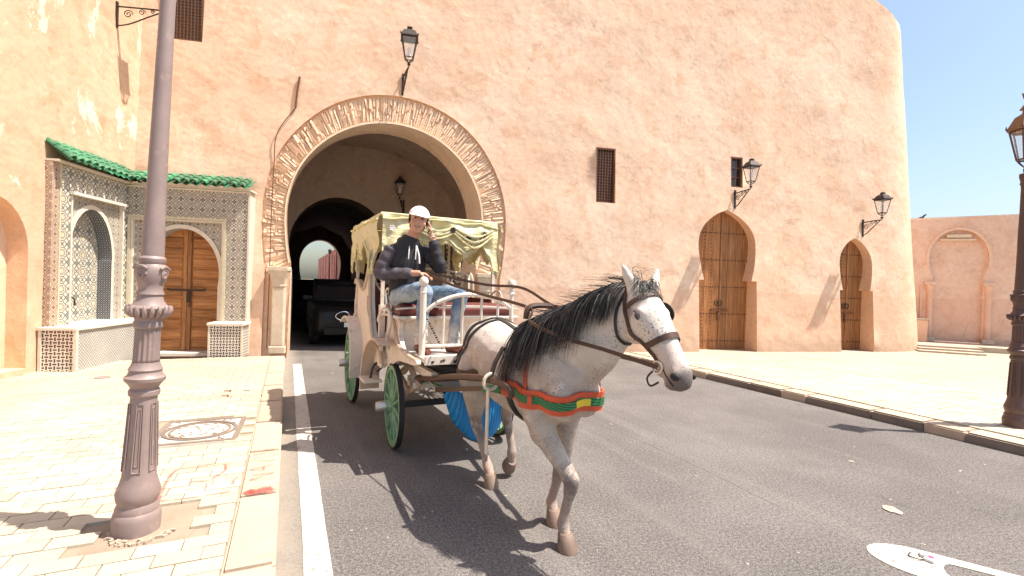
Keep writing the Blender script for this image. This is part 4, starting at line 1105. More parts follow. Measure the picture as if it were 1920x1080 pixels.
# lamp posts
def flute(n_, amp): return lambda k, n, z: 1 - amp * (0.5 + 0.5 * math.cos(k / n * 2 * math.pi * n_))
def lamp_post(loc, label, mat, H=4.35, full=1.0, lant=True, lmat=None, rz=0.0, slim=0.77, lean=0.0):
    t = thing('street_lamp', label, 'lamp post', loc, rz, 'cast lamp posts'); t.scale = (slim, slim, 1)
    t.rotation_mode = 'QUATERNION'; t.rotation_quaternion = Matrix.Rotation(lean, 3, 'Y').to_quaternion() @ Matrix.Rotation(rz, 3, 'Z').to_quaternion()
    m = MB(); m.lathe([(.165, 0), (.168, .10), (.160, .13), (.150, .14), (.152, .16), (.135, .19), (.150, .22), (.155, .26), (.135, .31)], 32); m.build('base', mat, t, smooth=True)
    m = MB(); m.lathe([(.135, .31), (.118, .36), (.108, .50), (.098, .70), (.092, .86)], 32); m.build('lower_shaft', mat, t, smooth=True)
    me = MB()
    def pan(zz, r, w): return zz, r, w
    m0 = MB()
    for k in range(1):
        a_ = [(-.030, .40), (.030, .40), (.022, .82), (-.022, .82)]
        P = [V((r_, x_, z_)) for (x_, z_), r_ in zip(a_, (.1155, .1155, .0945, .0945))]
        m0.tube(P + [P[0]], .0055, 5)
        Pi = [V((r_, x_ * .45, z_)) for (x_, z_), r_ in zip([(-.03, .44), (.03, .44), (.022, .79), (-.022, .79)], (.1135, .1135, .0960, .0960))]
        m0.tube(Pi + [Pi[0]], .004, 5)
    pm = m0.mesh('raised_panel', mat, True)
    for k in range(6):
        link('raised_panel', pm, t, (0, 0, 0), k * math.pi / 3 + .35)
    m = MB(); m.lathe([(.092, .86), (.108, .875), (.108, .90), (.095, .915), (.112, .94), (.140, .965), (.143, .985), (.120, 1.0), (.112, 1.02), (.118, 1.035), (.100, 1.06), (.094, 1.08)], 32); m.build('collar', mat, t, smooth=True)
    m = MB(); m.lathe([(.094, 1.08), (.092, 1.10), (.088, 1.28), (.090, 1.29)], 96, mod=flute(16, .10)); m.build('fluted_shaft', mat, t, smooth='all')
    m = MB(); m.lathe([(.090, 1.29), (.102, 1.305), (.102, 1.33), (.095, 1.34), (.098, 1.36), (.110, 1.38), (.138, 1.41), (.142, 1.425), (.120, 1.44)], 60, mod=None); m.build('collar', mat, t, smooth=True)
    lf = MB(); lf.tube(catmull([(.105, 0, 1.37), (.132, 0, 1.39), (.146, 0, 1.415), (.142, 0, 1.435)], 3), [.012, .016, .018, .019, .019, .018, .016, .014, .012, .01][:10], 8)
    lm = lf.mesh('leaf_moulding', mat, True)
    for k in range(18): link('leaf_moulding', lm, t, (0, 0, 0), k * 2 * math.pi / 18)
    m = MB(); m.lathe([(.120, 1.44), (.095, 1.47), (.088, 1.50), (.098, 1.51), (.084, 1.54), (.092, 1.58), (.108, 1.61), (.110, 1.66), (.098, 1.69), (.088, 1.70), (.096, 1.715), (.096, 1.735), (.080, 1.75)], 32); m.build('capital', mat, t, smooth=True)
    vm = MB(); vm.tube(spiral((.108, 0, 1.635), .036, .006, 1.6, (0, 1, 0), (0, 0, 1)), .010, 6); vm.tube(catmull([(.112, -.05, 1.67), (.116, 0, 1.685), (.112, .05, 1.67)], 4), .010, 6)
    vme = vm.mesh('volute', mat, True)
    for k in range(4): link('volute', vme, t, (0, 0, 0), k * math.pi / 2 - .6)
    m = MB(); m.lathe([(.080, 1.75), (.081, 1.78), (.070, 2.1), (.064, 2.5), (.055, 3.2) if H > 4.3 else (.056, 2.7), (.050, H - 1.0), (.052, H - .95)], 28); m.build('upper_shaft', mat, t, smooth=True)
    m = MB(); m.lathe([(.052, H - .95), (.066, H - .93), (.058, H - .90), (.075, H - .84), (.075, H - .80), (.03, H - .79)], 20); m.build('top_collar', mat, t, smooth=True)
    if lant:
        lantern(t, H - .62, .36, .36, mat, lmat or mat, M['lamp_glass'], hexa=6)
        m = MB(); z = H + .02
        m.lathe([(.10, z), (.06, z + .05), (.035, z + .09), (.032, z + .12), (.05, z + .15), (.058, z + .165)], 12); m.build('crown_base', lmat or mat, t, smooth=True)
        for k in range(7):
            a = k * 2 * math.pi / 7; m = MB(); m.tube([(.05 * math.cos(a), .05 * math.sin(a), z + .14), (.066 * math.cos(a), .066 * math.sin(a), z + .19), (.074 * math.cos(a), .074 * math.sin(a), z + .21)], [.012, .012, .006], 5); m.build('crown_point', lmat or mat, t)
    return t
lamp_post(V((-2.345, 3.04, .112)), 'purple-brown fluted lamp post standing in the cream pavement near the kerb', M['post'], H=5.0, rz=.6, lean=RD(2.1))
lamp_post(V((6.46, 6.09, .12)), 'dark brown lamp post with crowned lantern at the edge of the plaza', M['post_dark'], H=4.02, lmat=M['lantern_brown'], slim=.80)
# ------------------------------------------------------------------ street beyond the passage
FS = Frame(rd(35.9, 0, 0), RQ)
def street_wall(q, s0, s1, h, label, step=None, n=0):
    t = thing('street_wall', label, 'wall', rd(s0, q, 0), RD(115))
    L = s1 - s0; m = MB(); m.box((L / 2, -.4 if q > 0 else .4, h / 2), (L, .8, h)); m.build('wall', M['pink'], t)
    m = MB(); m.box((L / 2, -.4 if q > 0 else .4, h + .12), (L, .95, .24)); m.build('coping', M['pink'], t)
    for k in range(n):
        m = MB(); m.box(((k + .5) * L / n, (.06 if q > 0 else -.06), h / 2 - .1), (.5, .14, h - .2)); m.build('pilaster', M['pink'], t)
    return t
street_wall(4.6, 36, 58, 4.3, 'pink wall with pilasters just beyond the passage', n=6)
street_wall(5.2, 58, 100, 5.2, 'higher pink wall farther along the street', n=7)
street_wall(-4.5, 36, 120, 4.2, 'pink wall on the far left side of the street', n=8)
street_wall(-14, 128, 130, 3.4, 'low pink wall closing the end of the street', n=0)
t = thing('street_house', 'pink house block above the wall beyond the passage', 'house', rd(64, 9.5, 0), RD(115))
m = MB(); m.box((0, 0, 3.2), (9, 6, 6.4)); m.build('wall', M['pink'], t)
m = MB(); m.box((0, 0, 6.5), (9.4, 6.4, .3)); m.build('parapet', M['pink'], t)
for k in range(3):
    m = MB(); m.box((-3 + k * 3, 3.03, 4.6), (.9, .1, 1.3)); m.build('window', M['window_glass'], t)
t = thing('street_tree', 'green tree rising behind the pink street wall', 'tree', rd(50, 8.2, 0))
m = MB(); m.tube([(0, 0, 0), (.1, 0, 2), (0, .1, 4.2)], [.28, .22, .15], 10)
for k in range(6):
    a = k * 1.05; m.tube([(0, .1, 3.6), (1.0 * math.cos(a), 1.0 * math.sin(a), 4.9), (1.7 * math.cos(a), 1.7 * math.sin(a), 5.6)], [.12, .07, .03], 6)
m.build('trunk', M['bark'], t, smooth=True)
m = MB()
cl = [(random.uniform(-1.7, 1.7), random.uniform(-1.7, 1.7), random.uniform(4.4, 6.6)) for _ in range(22)]
for c in cl:
    for _ in range(90):
        p = V(c) + V((random.gauss(0, .36), random.gauss(0, .36), random.gauss(0, .26))); a = V((random.gauss(0, 1), random.gauss(0, 1), random.gauss(0, 1))).normalized(); b = a.orthogonal().normalized(); s_ = random.uniform(.07, .13)
        m.add([p - a * s_, p + b * s_ * .5, p + a * s_, p - b * s_ * .5], [(0, 1, 2, 3)])
m.build('crown', M['leaf'], t, flip=False)
for k, (s_, q_, h_) in enumerate(((46, 3.9, 4.4), (54, 3.9, 4.4), (88, -2.5, 7.5))):
    t = thing('street_pole', ['slim street pole nearest behind the passage', 'slim street pole second behind the passage', 'tall lamp mast at the far end of the street'][k], 'pole', rd(s_, q_, 0), 0, 'poles along the far street')
    m = MB(); m.lathe([(.12, 0), (.12, .3), (.06, .35), (.045, h_)], 10); m.build('shaft', M['iron'], t)
    m = MB(); m.lathe([(.04, h_), (.14, h_ + .05), (.2, h_ + .35), (.05, h_ + .5)], 8); m.build('head', M['iron'], t)

# ------------------------------------------------------------------ cars in the passage
def rrect(hw, z0, z1, x, r=.12, n=3):
    r = min(r, hw * .9, (z1 - z0) * .48); P = []
    for cx_, cz_, a0 in ((hw - r, z1 - r, 0), (-hw + r, z1 - r, 90), (-hw + r, z0 + r, 180), (hw - r, z0 + r, 270)):
        for k in range(n + 1):
            a = RD(a0 + 90 * k / n); P.append(V((x, cx_ + r * math.cos(a), cz_ + r * math.sin(a))))
    return P
def car(s_, q_, label, paint, plate=None, lit=False, sc_=1.0, yaw=0.0):
    t = thing('car', label, 'car', rd(s_, q_, 0.0), RD(-65) + yaw)
    m = MB(); B = [(2.38, .70, .46, .78), (2.30, .86, .34, .95), (2.0, .93, .26, 1.04), (1.2, .96, .24, 1.12), (.6, .97, .24, 1.16), (-1.8, .97, .24, 1.18), (-2.28, .92, .34, 1.12), (-2.38, .75, .5, 1.0)]
    m.loft([rrect(w * 1, z0 * sc_, z1 * sc_, x) for x, w, z0, z1 in B]); m.build('body', paint, t, smooth='all')
    m = MB(); B = [(.85, .84, 1.10, 1.16), (.10, .79, 1.08, 1.60), (-.3, .76, 1.08, 1.70), (-1.4, .76, 1.08, 1.71), (-2.05, .78, 1.08, 1.52), (-2.25, .84, 1.1, 1.18)]
    m.loft([rrect(w, z0 * sc_, z1 * sc_, x) for x, w, z0, z1 in B]); m.build('windows', M['car_glass'], t, smooth='all')
    m = MB(); B = [(.02, .74, 1.60, 1.66), (-.3, .77, 1.62, 1.735), (-1.4, .77, 1.62, 1.745), (-1.95, .76, 1.5, 1.60)]
    m.loft([rrect(w, z0 * sc_, z1 * sc_, x, .05) for x, w, z0, z1 in B]); m.build('roof', paint, t, smooth='all')
    for sy in (-1, 1):
        m = MB(); m.tube([(.80, sy * .85, 1.14 * sc_), (.05, sy * .78, 1.62 * sc_)], .045, 6); m.build('pillar', paint, t)
        m = MB(); m.box((.62, sy * 1.04, 1.20 * sc_), (.14, .18, .14)); bevel(m.build('mirror', paint, t), .03)
        for xx in (1.45, -1.45):
            w_ = bpy.data.objects.new('wheel', None); col.objects.link(w_); w_.parent = t; w_.location = (xx, sy * .86, .36)
            m = MB(); m.lathe([(.25, -.11), (.35, -.11), (.36, -.05), (.36, .05), (.35, .11), (.25, .11)], 24); m.v = [(p[0], p[2], p[1]) for p in m.v]; m.build('tyre', M['rubber'], w_, smooth=True)
            m = MB(); m.lathe([(.02, -.1), (.26, -.1), (.26, .1), (.02, .1)], 18); m.v = [(p[0], p[2], p[1]) for p in m.v]; m.build('rim', M['chrome'], w_, smooth=True)
        m = MB(); m.tube(catmull([(2.27, sy * .52, .86 * sc_), (2.22, sy * .70, .88 * sc_), (2.08, sy * .84, .90 * sc_)], 4), [.05] * 9, 8, flat=.8); m.build('headlight', M['headlight'] if (lit and sy < 0) else M['car_glass'], t, smooth=True)
        m = MB(); P = [(2.41, sy * (.05 + .17 * (1 + math.cos(a)) * .98), .80 * sc_ + .10 * math.sin(a) * (1.15 - .25 * math.cos(a))) for a in [k * 6.283 / 24 for k in range(25)]]
        m.tube(P, .016, 6); m.build('grille_ring', M['chrome'], t, smooth=True)
    m = MB(); m.box((2.33, 0, .80 * sc_), (.12, .84, .20)); m.build('grille', M['dark'], t)
    m = MB(); m.box((2.36, 0, .42), (.10, 1.3, .16)); m.build('bumper_intake', M['dark'], t)
    m = MB(); m.box((2.43, .08, .585), (.02, .52, .115)); m.build('number_plate', M['plate'], t)
    if plate:
        c = bpy.data.curves.new('plate_number', 'FONT'); c.body = plate; c.size = .105; c.align_x = 'CENTER'; c.align_y = 'CENTER'; c.extrude = .001; c.materials.append(M['dark'])
        o_ = bpy.data.objects.new('plate_number', c); col.objects.link(o_); bpy.context.view_layer.update(); me = bpy.data.meshes.new_from_object(o_); bpy.data.objects.remove(o_); o = bpy.data.objects.new('plate_number', me); col.objects.link(o); o.parent = t; o.location = (2.442, .08, .585); o.rotation_euler = (RD(90), 0, RD(90))
    return t
car(15.35, 1.50, 'dark car with a twin ringed grille waiting behind the carriage', M['car_black'], '18761', True)
car(23.0, 0.95, 'dark car second in line under the passage', M['car_black'], None, False, .97)
car(40, 0.2, 'pale car parked beyond the passage exit', M['car_silver'], None, False, .95)
car(48, -0.6, 'small grey car farthest along the street', M['car_silver'], None, False, .9)

# ------------------------------------------------------------------ carriage
CA, _ = fthing('horse_carriage', 'open white horse carriage with green spoked wheels and gold fringed canopy', 'carriage', FC)
def wheel(x, y, r, nsp, steer=0.0):
    w = bpy.data.objects.new('wheel', None); col.objects.link(w); w.parent = CA; w.location = (x, y, r); w.rotation_euler = (0, 0, steer)
    def ring(ro, ri, hw, name, mat):
        m = MB(); prof = [(ro, -hw), (ro, hw), (ri, hw), (ri, -hw)]; n = 40
        m.loft([[V((pr * math.cos(k / n * 6.28318), py, pr * math.sin(k / n * 6.28318))) for pr, py in prof] for k in range(n)], close=True, cap=False); m.build(name, mat, w, smooth=True)
    ring(r, r - .022, .026, 'tyre', M['rubber']); ring(r - .022, r - .065, .024, 'felloe', M['c_green'])
    m = MB(); m.lathe([(.0, -.10), (.03, -.10), (.05, -.08), (.07, -.04), (.07, .05), (.05, .10), (0, .10)], 16); m.v = [(p[0], p[2], p[1]) for p in m.v]; m.build('hub', M['c_green'], w, smooth=True)
    sy = -1 if y < 0 else 1
    m = MB(); m.lathe([(.055, 0), (.055, .07), (.045, .10), (0, .105)], 16); m.v = [(p[0], sy * (.08 + p[2]), p[1]) for p in m.v]; m.build('hub_cap', M['c_metal'], w, smooth=True)
    sm = MB(); sm.tube([(0.05, 0, 0), (r * .5, 0, 0), (r - .05, 0, 0)], [.026, .019, .021], 8, flat=.8); me = sm.mesh('spoke', M['c_green'], True)
    for k in range(nsp):
        o = link('spoke', me, w); o.rotation_euler = (0, -k * 2 * math.pi / nsp + .13, 0)
    return w
wheel(0, -.60, .44, 12, -.04); wheel(0, .60, .44, 12, -.04)
wheel(-2.14, -.70, .56, 14); wheel(-2.14, .70, .56, 14)
def part(name, mat, fn, parent=CA, smooth=False, bev=0, off=None):
    m = MB(); fn(m); o = m.build(name, mat, parent, smooth=smooth, off=off)
    if bev: bevel(o, bev)
    return o
for xx, yy in ((0, .60), (-2.14, .70)):
    z = .44 if xx == 0 else .56
    part('axle', M['c_black'], lambda m: m.box((xx, 0, z), (.05, 2 * yy, .06)))
    for sy in (-1, 1):
        y = sy * (yy - .16)
        def leafs(m):
            for k, L in enumerate((.42, .36, .29, .22)):
                m.tube([(xx - L, y, z + .28 - k * .018 - .0), (xx, y, z + .10 - k * .0 + k * .016), (xx + L, y, z + .28 - k * .018)], .02, 6, flat=.35)
                m.tube([(xx - L, y, z + .28 + k * .0), (xx, y, z + .44 - k * .016), (xx + L, y, z + .28)], .02, 6, flat=.35)
        part('leaf_spring', M['c_black'] if xx < -1 else M['c_tan'], leafs)
part('perch_beam', M['c_black'], lambda m: m.box((-1.1, 0, .66), (2.2, .08, .09)))
for sy in (-1, 1):
    part('chassis_rail', M['c_white'], lambda m: m.box((-.78, sy * .40, .86), (3.0, .05, .08)))
part('turntable', M['c_black'], lambda m: m.lathe([(.20, .86), (.34, .86), (.36, .90), (.36, .93), (.33, .96), (.18, .97)], 28, c=(.36, -.02, 0)))
part('turntable_beam', M['c_tan'], lambda m: m.box((.05, 0, .70), (.10, .92, .10)))
part('front_crossbar', M['c_white'], lambda m: m.box((.30, 0, .70), (.07, .95, .06)), bev=.01)
for sy in (-1, 1):
    part('stay', M['c_white'], lambda m: m.tube(catmull([(.02, sy * .34, .62), (.22, sy * .30, .74), (.42, sy * .24, .86)], 4), .022, 6))
# tub
part('tub_floor', M['c_white'], lambda m: m.box((-1.15, 0, .84), (1.8, 1.24, .06)))
for sy in (-1, 1):
    prof = catmull([V((-2.06, .80, 0)), V((-2.20, 1.25, 0)), V((-2.14, 1.70, 0)), V((-1.90, 1.74, 0)), V((-1.55, 1.62, 0)), V((-1.30, 1.74, 0)), V((-1.18, 1.88, 0)), V((-1.06, 1.80, 0)), V((-1.02, 1.50, 0)), V((-.88, 1.16, 0)), V((-.66, 1.0, 0)), V((-.40, .98, 0)), V((-.28, .86, 0)), V((-.34, .78, 0))], 5)
    def sidep(m): m.prism([(p.x, p.y) for p in prof], lambda a, b, d: V((a, d, b)), sy * .62, sy * .67)
    part('side_panel', M['c_white'], sidep)
    part('side_moulding', M['c_tan'], lambda m: m.tube([(p.x, sy * .68, p.y) for p in prof[10:62]], .022, 6))
    lv = [V((-1.13, sy * .69, 1.55)), V((-1.10, sy * .695, 1.42)), V((-1.02, sy * .69, 1.30)), V((-1.08, sy * .695, 1.40)), V((-1.13, sy * .69, 1.55))]
    part('leaf_carving', M['c_tan'], lambda m: m.tube(catmull(lv, 5), .008, 5))
part('back_panel', M['c_white'], lambda m: m.box((-2.12, 0, 1.25), (.04, 1.28, .9)))
part('rear_seat_back', M['c_red'], lambda m: m.box((-2.02, 0, 1.45), (.14, 1.2, .52)), bev=.05)
part('rear_seat', M['c_red'], lambda m: m.box((-1.72, 0, 1.16), (.60, 1.2, .18)), bev=.05)
part('rear_seat_box', M['c_white'], lambda m: m.box((-1.74, 0, .96), (.52, 1.2, .2)))
part('front_seat_back', M['c_red'], lambda m: m.box((-.40, 0, 1.22), (.10, 1.2, .50)), bev=.04)
part('inner_red_panel', M['c_red'], lambda m: m.box((-1.0, .60, 1.25), (1.5, .03, .62)))
# driver's bench and footboard
part('bench_box', M['c_white'], lambda m: m.box((-.03, 0, 1.20), (.50, 1.20, .36)), bev=.01)
part('bench_cushion', M['c_red'], lambda m: m.box((.0, 0, 1.455), (.62, 1.30, .13)), bev=.05)
part('bench_trim', M['c_white'], lambda m: m.box((.03, 0, 1.385), (.64, 1.34, .03)), bev=.008)
part('cushion_pipe', M['c_metal'], lambda m: m.tube(catmull([(.30, -.68, 1.47), (.36, -.3, 1.50), (.37, .3, 1.50), (.31, .68, 1.47)], 5), .012, 6))
part('footboard', M['c_white'], lambda m: m.box((.56, -.03, 1.035), (.66, 1.02, .04)), bev=.006)
part('footboard_lip', M['c_white'], lambda m: m.box((.895, -.03, 1.045), (.03, 1.04, .085)), bev=.006)
def smudge(m):
    x = -.48
    while x < .42:
        w = random.uniform(.015, .05); m.box((.912, x, 1.04 + random.uniform(-.012, .012)), (.004, w, random.uniform(.012, .034))); x += w + random.uniform(.008, .09)
part('lip_marks', M['c_black'], smudge)
for sy, yy in ((-1, -.60), (1, .58)):
    prof = catmull([V((-.34, .84, 0)), V((-.30, 1.38, 0)), V((.20, 1.38, 0)), V((.24, 1.22, 0)), V((.36, 1.09, 0)), V((.60, 1.05, 0)), V((.86, 1.05, 0)), V((.86, 1.0, 0)), V((.5, .97, 0)), V((.2, .94, 0)), V((-.1, .84, 0)), V((-.34, .80, 0))], 3)
    part('seat_side', M['c_white'], lambda m: m.prism([(p.x, p.y) for p in prof], lambda a, b, d: V((a, d, b)), yy - .02, yy + .02))
    part('seat_side_edge', M['c_tan'], lambda m: m.tube(catmull([(-.02, yy - sy * -.03, 1.40), (.12, yy + sy * .03, 1.25), (.24, yy + sy * .03, 1.12), (.5, yy + sy * .02, 1.06), (.86, yy, 1.04)], 5), .02, 6))
    part('seat_arm', M['c_white'], lambda m: m.tube(catmull([(-.34, yy + sy * .06, 1.42), (-.38, yy + sy * .10, 1.30), (-.20, yy + sy * .10, 1.44), (.10, yy + sy * .09, 1.43), (.14, yy + sy * .09, 1.30), (.02, yy + sy * .09, 1.16), (.10, yy + sy * .09, 1.05)], 6), .020, 7))
    part('seat_rail', M['c_metal'], lambda m: m.tube(catmull([(-.26, yy + sy * .04, 1.44), (-.28, yy + sy * .05, 1.62), (-.10, yy + sy * .06, 1.66), (.02, yy + sy * .06, 1.52), (.04, yy + sy * .05, 1.40)], 5), .011, 6))
# railing
RX = .64
def knob(m, y, zt): m.lathe([(.024, zt - .12), (.034, zt - .11), (.024, zt - .09), (.030, zt - .07), (.020, zt - .06), (.042, zt - .03), (.045, zt), (.030, zt + .03), (0, zt + .04)], 14, c=(RX, y, 0))
for y in (-.50, .43):
    rp_ = part('rail_post', M['c_white'], lambda m: m.tube([(RX, y, 1.05), (RX, y, 1.70)], .030 if y < 0 else .022, 10), smooth=True)
    part('post_knob', M['c_white'], lambda m: knob(m, y, 1.76), rp_, smooth=True)
tr = catmull([V((RX, -.47, 1.47)), V((RX + .03, -.36, 1.56)), V((RX + .05, -.15, 1.63)), V((RX + .05, .08, 1.63)), V((RX + .03, .28, 1.58)), V((RX, .42, 1.50))], 6)
part('top_rail', M['c_white'], lambda m: m.tube(tr, .020, 8), smooth=True)
part('bottom_rail', M['c_white'], lambda m: m.tube([(RX, -.50, 1.14), (RX, .43, 1.14)], .016, 8), smooth=True)
for y in (-.30, -.11, .09, .27):
    zt = min(tr, key=lambda p: abs(p.y - y)).z
    part('rail_bar', M['c_white'], lambda m: m.tube([(RX, y, 1.14), (RX + .02, y, zt)], .014, 8), smooth=True)
part('brake_chain', M['c_black'], lambda m: [m.tube([(.60 + .0, -.46 + k * .012, 1.42 - k * .022), (.60, -.454 + k * .012, 1.408 - k * .022)], .012 if k % 2 else .007, 5) for k in range(15)])
# canopy
CX0, CX1, CY, CZ = -2.02, -.36, .70, 2.49
for x in (CX0, CX1):
    for sy in (-1, 1):
        p = part('canopy_post', M['c_white'], lambda m: m.box((x, sy * (CY - .03), (.95 + CZ) / 2), (.036, .036, CZ - .95)))
        part('post_foot', M['c_white'], lambda m: m.box((x, sy * (CY - .03), 1.30), (.06, .06, .36)), p)
part('black_lattice', M['c_black'], lambda m: [m.box((CX0 - .001, CY - .03 + dy, 2.12), (.03, .012, .5)) for dy in (-.05, .05)] + [m.tube([(CX0, CY - .08, 1.90 + k * .07), (CX0, CY + .02, 1.935 + k * .07), (CX0, CY - .08, 1.97 + k * .07)], .009, 5) for k in range(7)])
def roofc(m):
    nx, ny = 12, 10; P = []
    for i in range(nx + 1):
        row = []
        for j in range(ny + 1):
            u = i / nx; v = j / ny; x = CX0 + (CX1 - CX0) * u; y = -CY + 2 * CY * v
            row.append(V((x, y, CZ + .05 * math.sin(u * math.pi) * math.sin(v * math.pi) + .008 * math.sin(u * 9))))
        P.append(row)
    for i in range(nx): m.strip(P[i], P[i + 1])
part('canopy_top', M['gold'], roofc, smooth='all')
part('canopy_rail', M['gold'], lambda m: m.tube([(CX0, -CY, CZ), (CX1, -CY, CZ), (CX1, CY, CZ), (CX0, CY, CZ), (CX0, -CY, CZ)], .02, 6, ref=(0, 0, 1)))
def drop_front(t):   # metres of hang along the front edge, t from the viewer's left
    pts = [(0, .56), (.10, .50), (.16, .30), (.30, .26), (.42, .28), (.53, .24), (.62, .34), (.70, .40), (.78, .32), (.84, .24), (.90, .40), (.96, .58), (1, .60)]
    for a, b in zip(pts, pts[1:]):
        if a[0] <= t <= b[0]:
            k = (t - a[0]) / (b[0] - a[0]); k = k * k * (3 - 2 * k); return a[1] + (b[1] - a[1]) * k
    return .5
def drop_side(t): return .30 + .14 * abs(math.sin(t * math.pi * 2.5 + .4)) + (.18 if t < .1 or t > .9 else 0) + .04 * math.sin(t * 31)
def valance(A, B, out, drop, name):
    A = V(A); B = V(B); out = V(out); n = 70; rows = 9; grid_ = []
    for j in range(rows + 1):
        v = j / rows; row = []
        for i in range(n + 1):
            t = i / n; d = drop(t)
            sw = .5 + .5 * math.cos((t * 7.3 + v * .35) * 2 * math.pi)
            o_ = out * (.012 + v * .018 + (.026 * sw + .012 * math.sin(t * 60 + v * 4)) * (0.35 + .65 * v) + .02 * math.sin(v * 9 + 3 * math.sin(t * 6)) )
            row.append(A.lerp(B, t) + o_ - V((0, 0, d * v)))
        grid_.append(row)
    m = MB()
    for j in range(rows): m.strip(grid_[j], grid_[j + 1])
    va = m.build(name, M['gold'], CA, smooth='all')
    m = MB()
    for i in range(0, n * 2):
        f = i / (n * 2) * n; k = int(f); p = grid_[-1][k].lerp(grid_[-1][min(k + 1, n)], f - k) + out * .006; L = random.uniform(.035, .06)
        m.tube([p, p + V((random.uniform(-.006, .006), random.uniform(-.006, .006), -L * .7)), p + V((0, 0, -L))], [.004, .008, .006], 5)
    m.build('fringe', M['fringe'], va)['kind'] = 'stuff'
    m = MB(); m.tube([p + out * .01 for p in grid_[-1]], .010, 5); m.tube([p + out * .012 for p in grid_[1]], .012, 5); m.build('braid_edge', M['fringe'], va)
    return va
vf = valance((CX1 + .02, -CY, CZ), (CX1 + .02, CY, CZ), (1, 0, 0), drop_front, 'front_valance')
valance((CX0, -CY - .02, CZ), (CX1, -CY - .02, CZ), (0, -1, 0), lambda t: drop_side(1 - t), 'side_valance')
valance((CX1, CY + .02, CZ), (CX0, CY + .02, CZ), (0, 1, 0), drop_side, 'side_valance')
valance((CX0 - .02, CY, CZ), (CX0 - .02, -CY, CZ), (-1, 0, 0), drop_side, 'rear_valance')
# swags of satin and small dark and silver ornaments on the front
for a, b, dip in ((-.30, .12, .10), (.12, .62, .16)):
    part('satin_swag', M['gold'], lambda m: [m.tube(catmull([(CX1 + .07, a, CZ - .10 - .03 * k), (CX1 + .10, (a + b) / 2, CZ - .10 - dip * (.6 + .4 * k)), (CX1 + .07, b, CZ - .10 - .03 * k)], 6), .022, 6, flat=.7) for k in range(3)], smooth=True)
for y, z in ((-.60, CZ - .16), (.10, CZ - .13), (.30, CZ - .20), (.50, CZ - .15)):
    mt = M['cap'] if y < -.5 else M['c_black']
    def flower(m):
        for k in range(8):
            a = k * math.pi / 4; m.tube([(CX1 + .095, y, z), (CX1 + .10, y + .035 * math.cos(a), z + .035 * math.sin(a))], [.006, .009], 5)
    part('ornament', mt, flower)
# heart shaped scrolls above the seat backs
part('scroll_rail', M['c_white'], lambda m: m.tube(catmull([(-1.12, -.64, 1.80), (-1.12, -.3, 1.90), (-1.12, .2, 1.92), (-1.12, .64, 1.86)], 5), .013, 6))
for yc in (-.47, .44):
    def heart(m):
        for s_ in (-1, 1):
            P = [(-1.12, yc + s_ * .005, 1.56), (-1.12, yc + s_ * .09, 1.66), (-1.12, yc + s_ * .135, 1.77), (-1.12, yc + s_ * .11, 1.85), (-1.12, yc + s_ * .05, 1.85), (-1.12, yc + s_ * .025, 1.79), (-1.12, yc + s_ * .055, 1.75), (-1.12, yc + s_ * .08, 1.775)]
            m.tube(catmull(P, 5), .010, 6)
    part('heart_scroll', M['c_white'], heart, smooth=True)
# mudguards
def fender(pts, y0, y1, mat):
    P = catmull([V((a, 0, b)) for a, b in pts], 5)
    m = MB(); rings = []
    for i, p in enumerate(P):
        t = (P[min(i + 1, len(P) - 1)] - P[max(i - 1, 0)]).normalized(); n = V((-t.z, 0, t.x)) * .009
        rings.append([p + n + V((0, y0, 0)), p + n + V((0, y1, 0)), p - n + V((0, y1, 0)), p - n + V((0, y0, 0))])
    m.loft(rings); o = m.build('mudguard', mat, CA, smooth=True)
    m = MB()
    for y in (y0, y1): m.tube([p + V((0, y, 0)) for p in P], .014, 5)
    m.build('guard_edge', mat, o)
for sy in (-1, 1):
    fender([(.18, 1.10), (-.10, 1.13), (-.42, 1.06), (-.70, .86), (-.80, .62), (-.80, .46)], sy * .80, sy * .60, M['c_tan'])
    fender([(-1.50, .46), (-1.50, .72), (-1.58, .98), (-1.82, 1.18), (-2.14, 1.22), (-2.5, 1.12)], sy * .82, sy * .63, M['c_white'])
    part('guard_stay', M['c_black'], lambda m: m.tube([(-.55, sy * .5, .84), (-.78, sy * .62, .66)], .012, 5))
    part('step_plate', M['c_white'], lambda m: m.box((-.55, sy * .74, .62), (.34, .20, .025)), bev=.005)
    part('step_iron', M['c_black'], lambda m: m.tube(catmull([(-.55, sy * .55, .84), (-.55, sy * .70, .78), (-.55, sy * .74, .63)], 4), .014, 5))
# shafts
for sy in (-1, 1):
    P = catmull([(.12, sy * .44, .74), (.70, sy * .42, .84), (1.30, sy * .41, .97), (1.85, sy * .40, 1.06), (2.12, sy * .385, 1.075), (2.20, sy * .36, 1.05), (2.21, sy * .35, 1.0)], 6)
    part('shaft', M['leather'], lambda m: m.tube(P, [.027] * 18 + [.024] * (len(P) - 18), 9), smooth=True)
    part('shaft_socket', M['c_metal'], lambda m: m.tube([(.06, sy * .44, .73), (.26, sy * .44, .765)], .038, 8), smooth=True)
part('swingletree', M['c_white'], lambda m: m.tube([(.55, -.34, .70), (.58, 0, .71), (.55, .34, .70)], .025, 8), smooth=True)
for sy in (-1, 1):
    part('brace_rod', M['c_green'], lambda m: m.tube([(.25, sy * .42, .76), (.55, sy * .2, .70)], .014, 6))
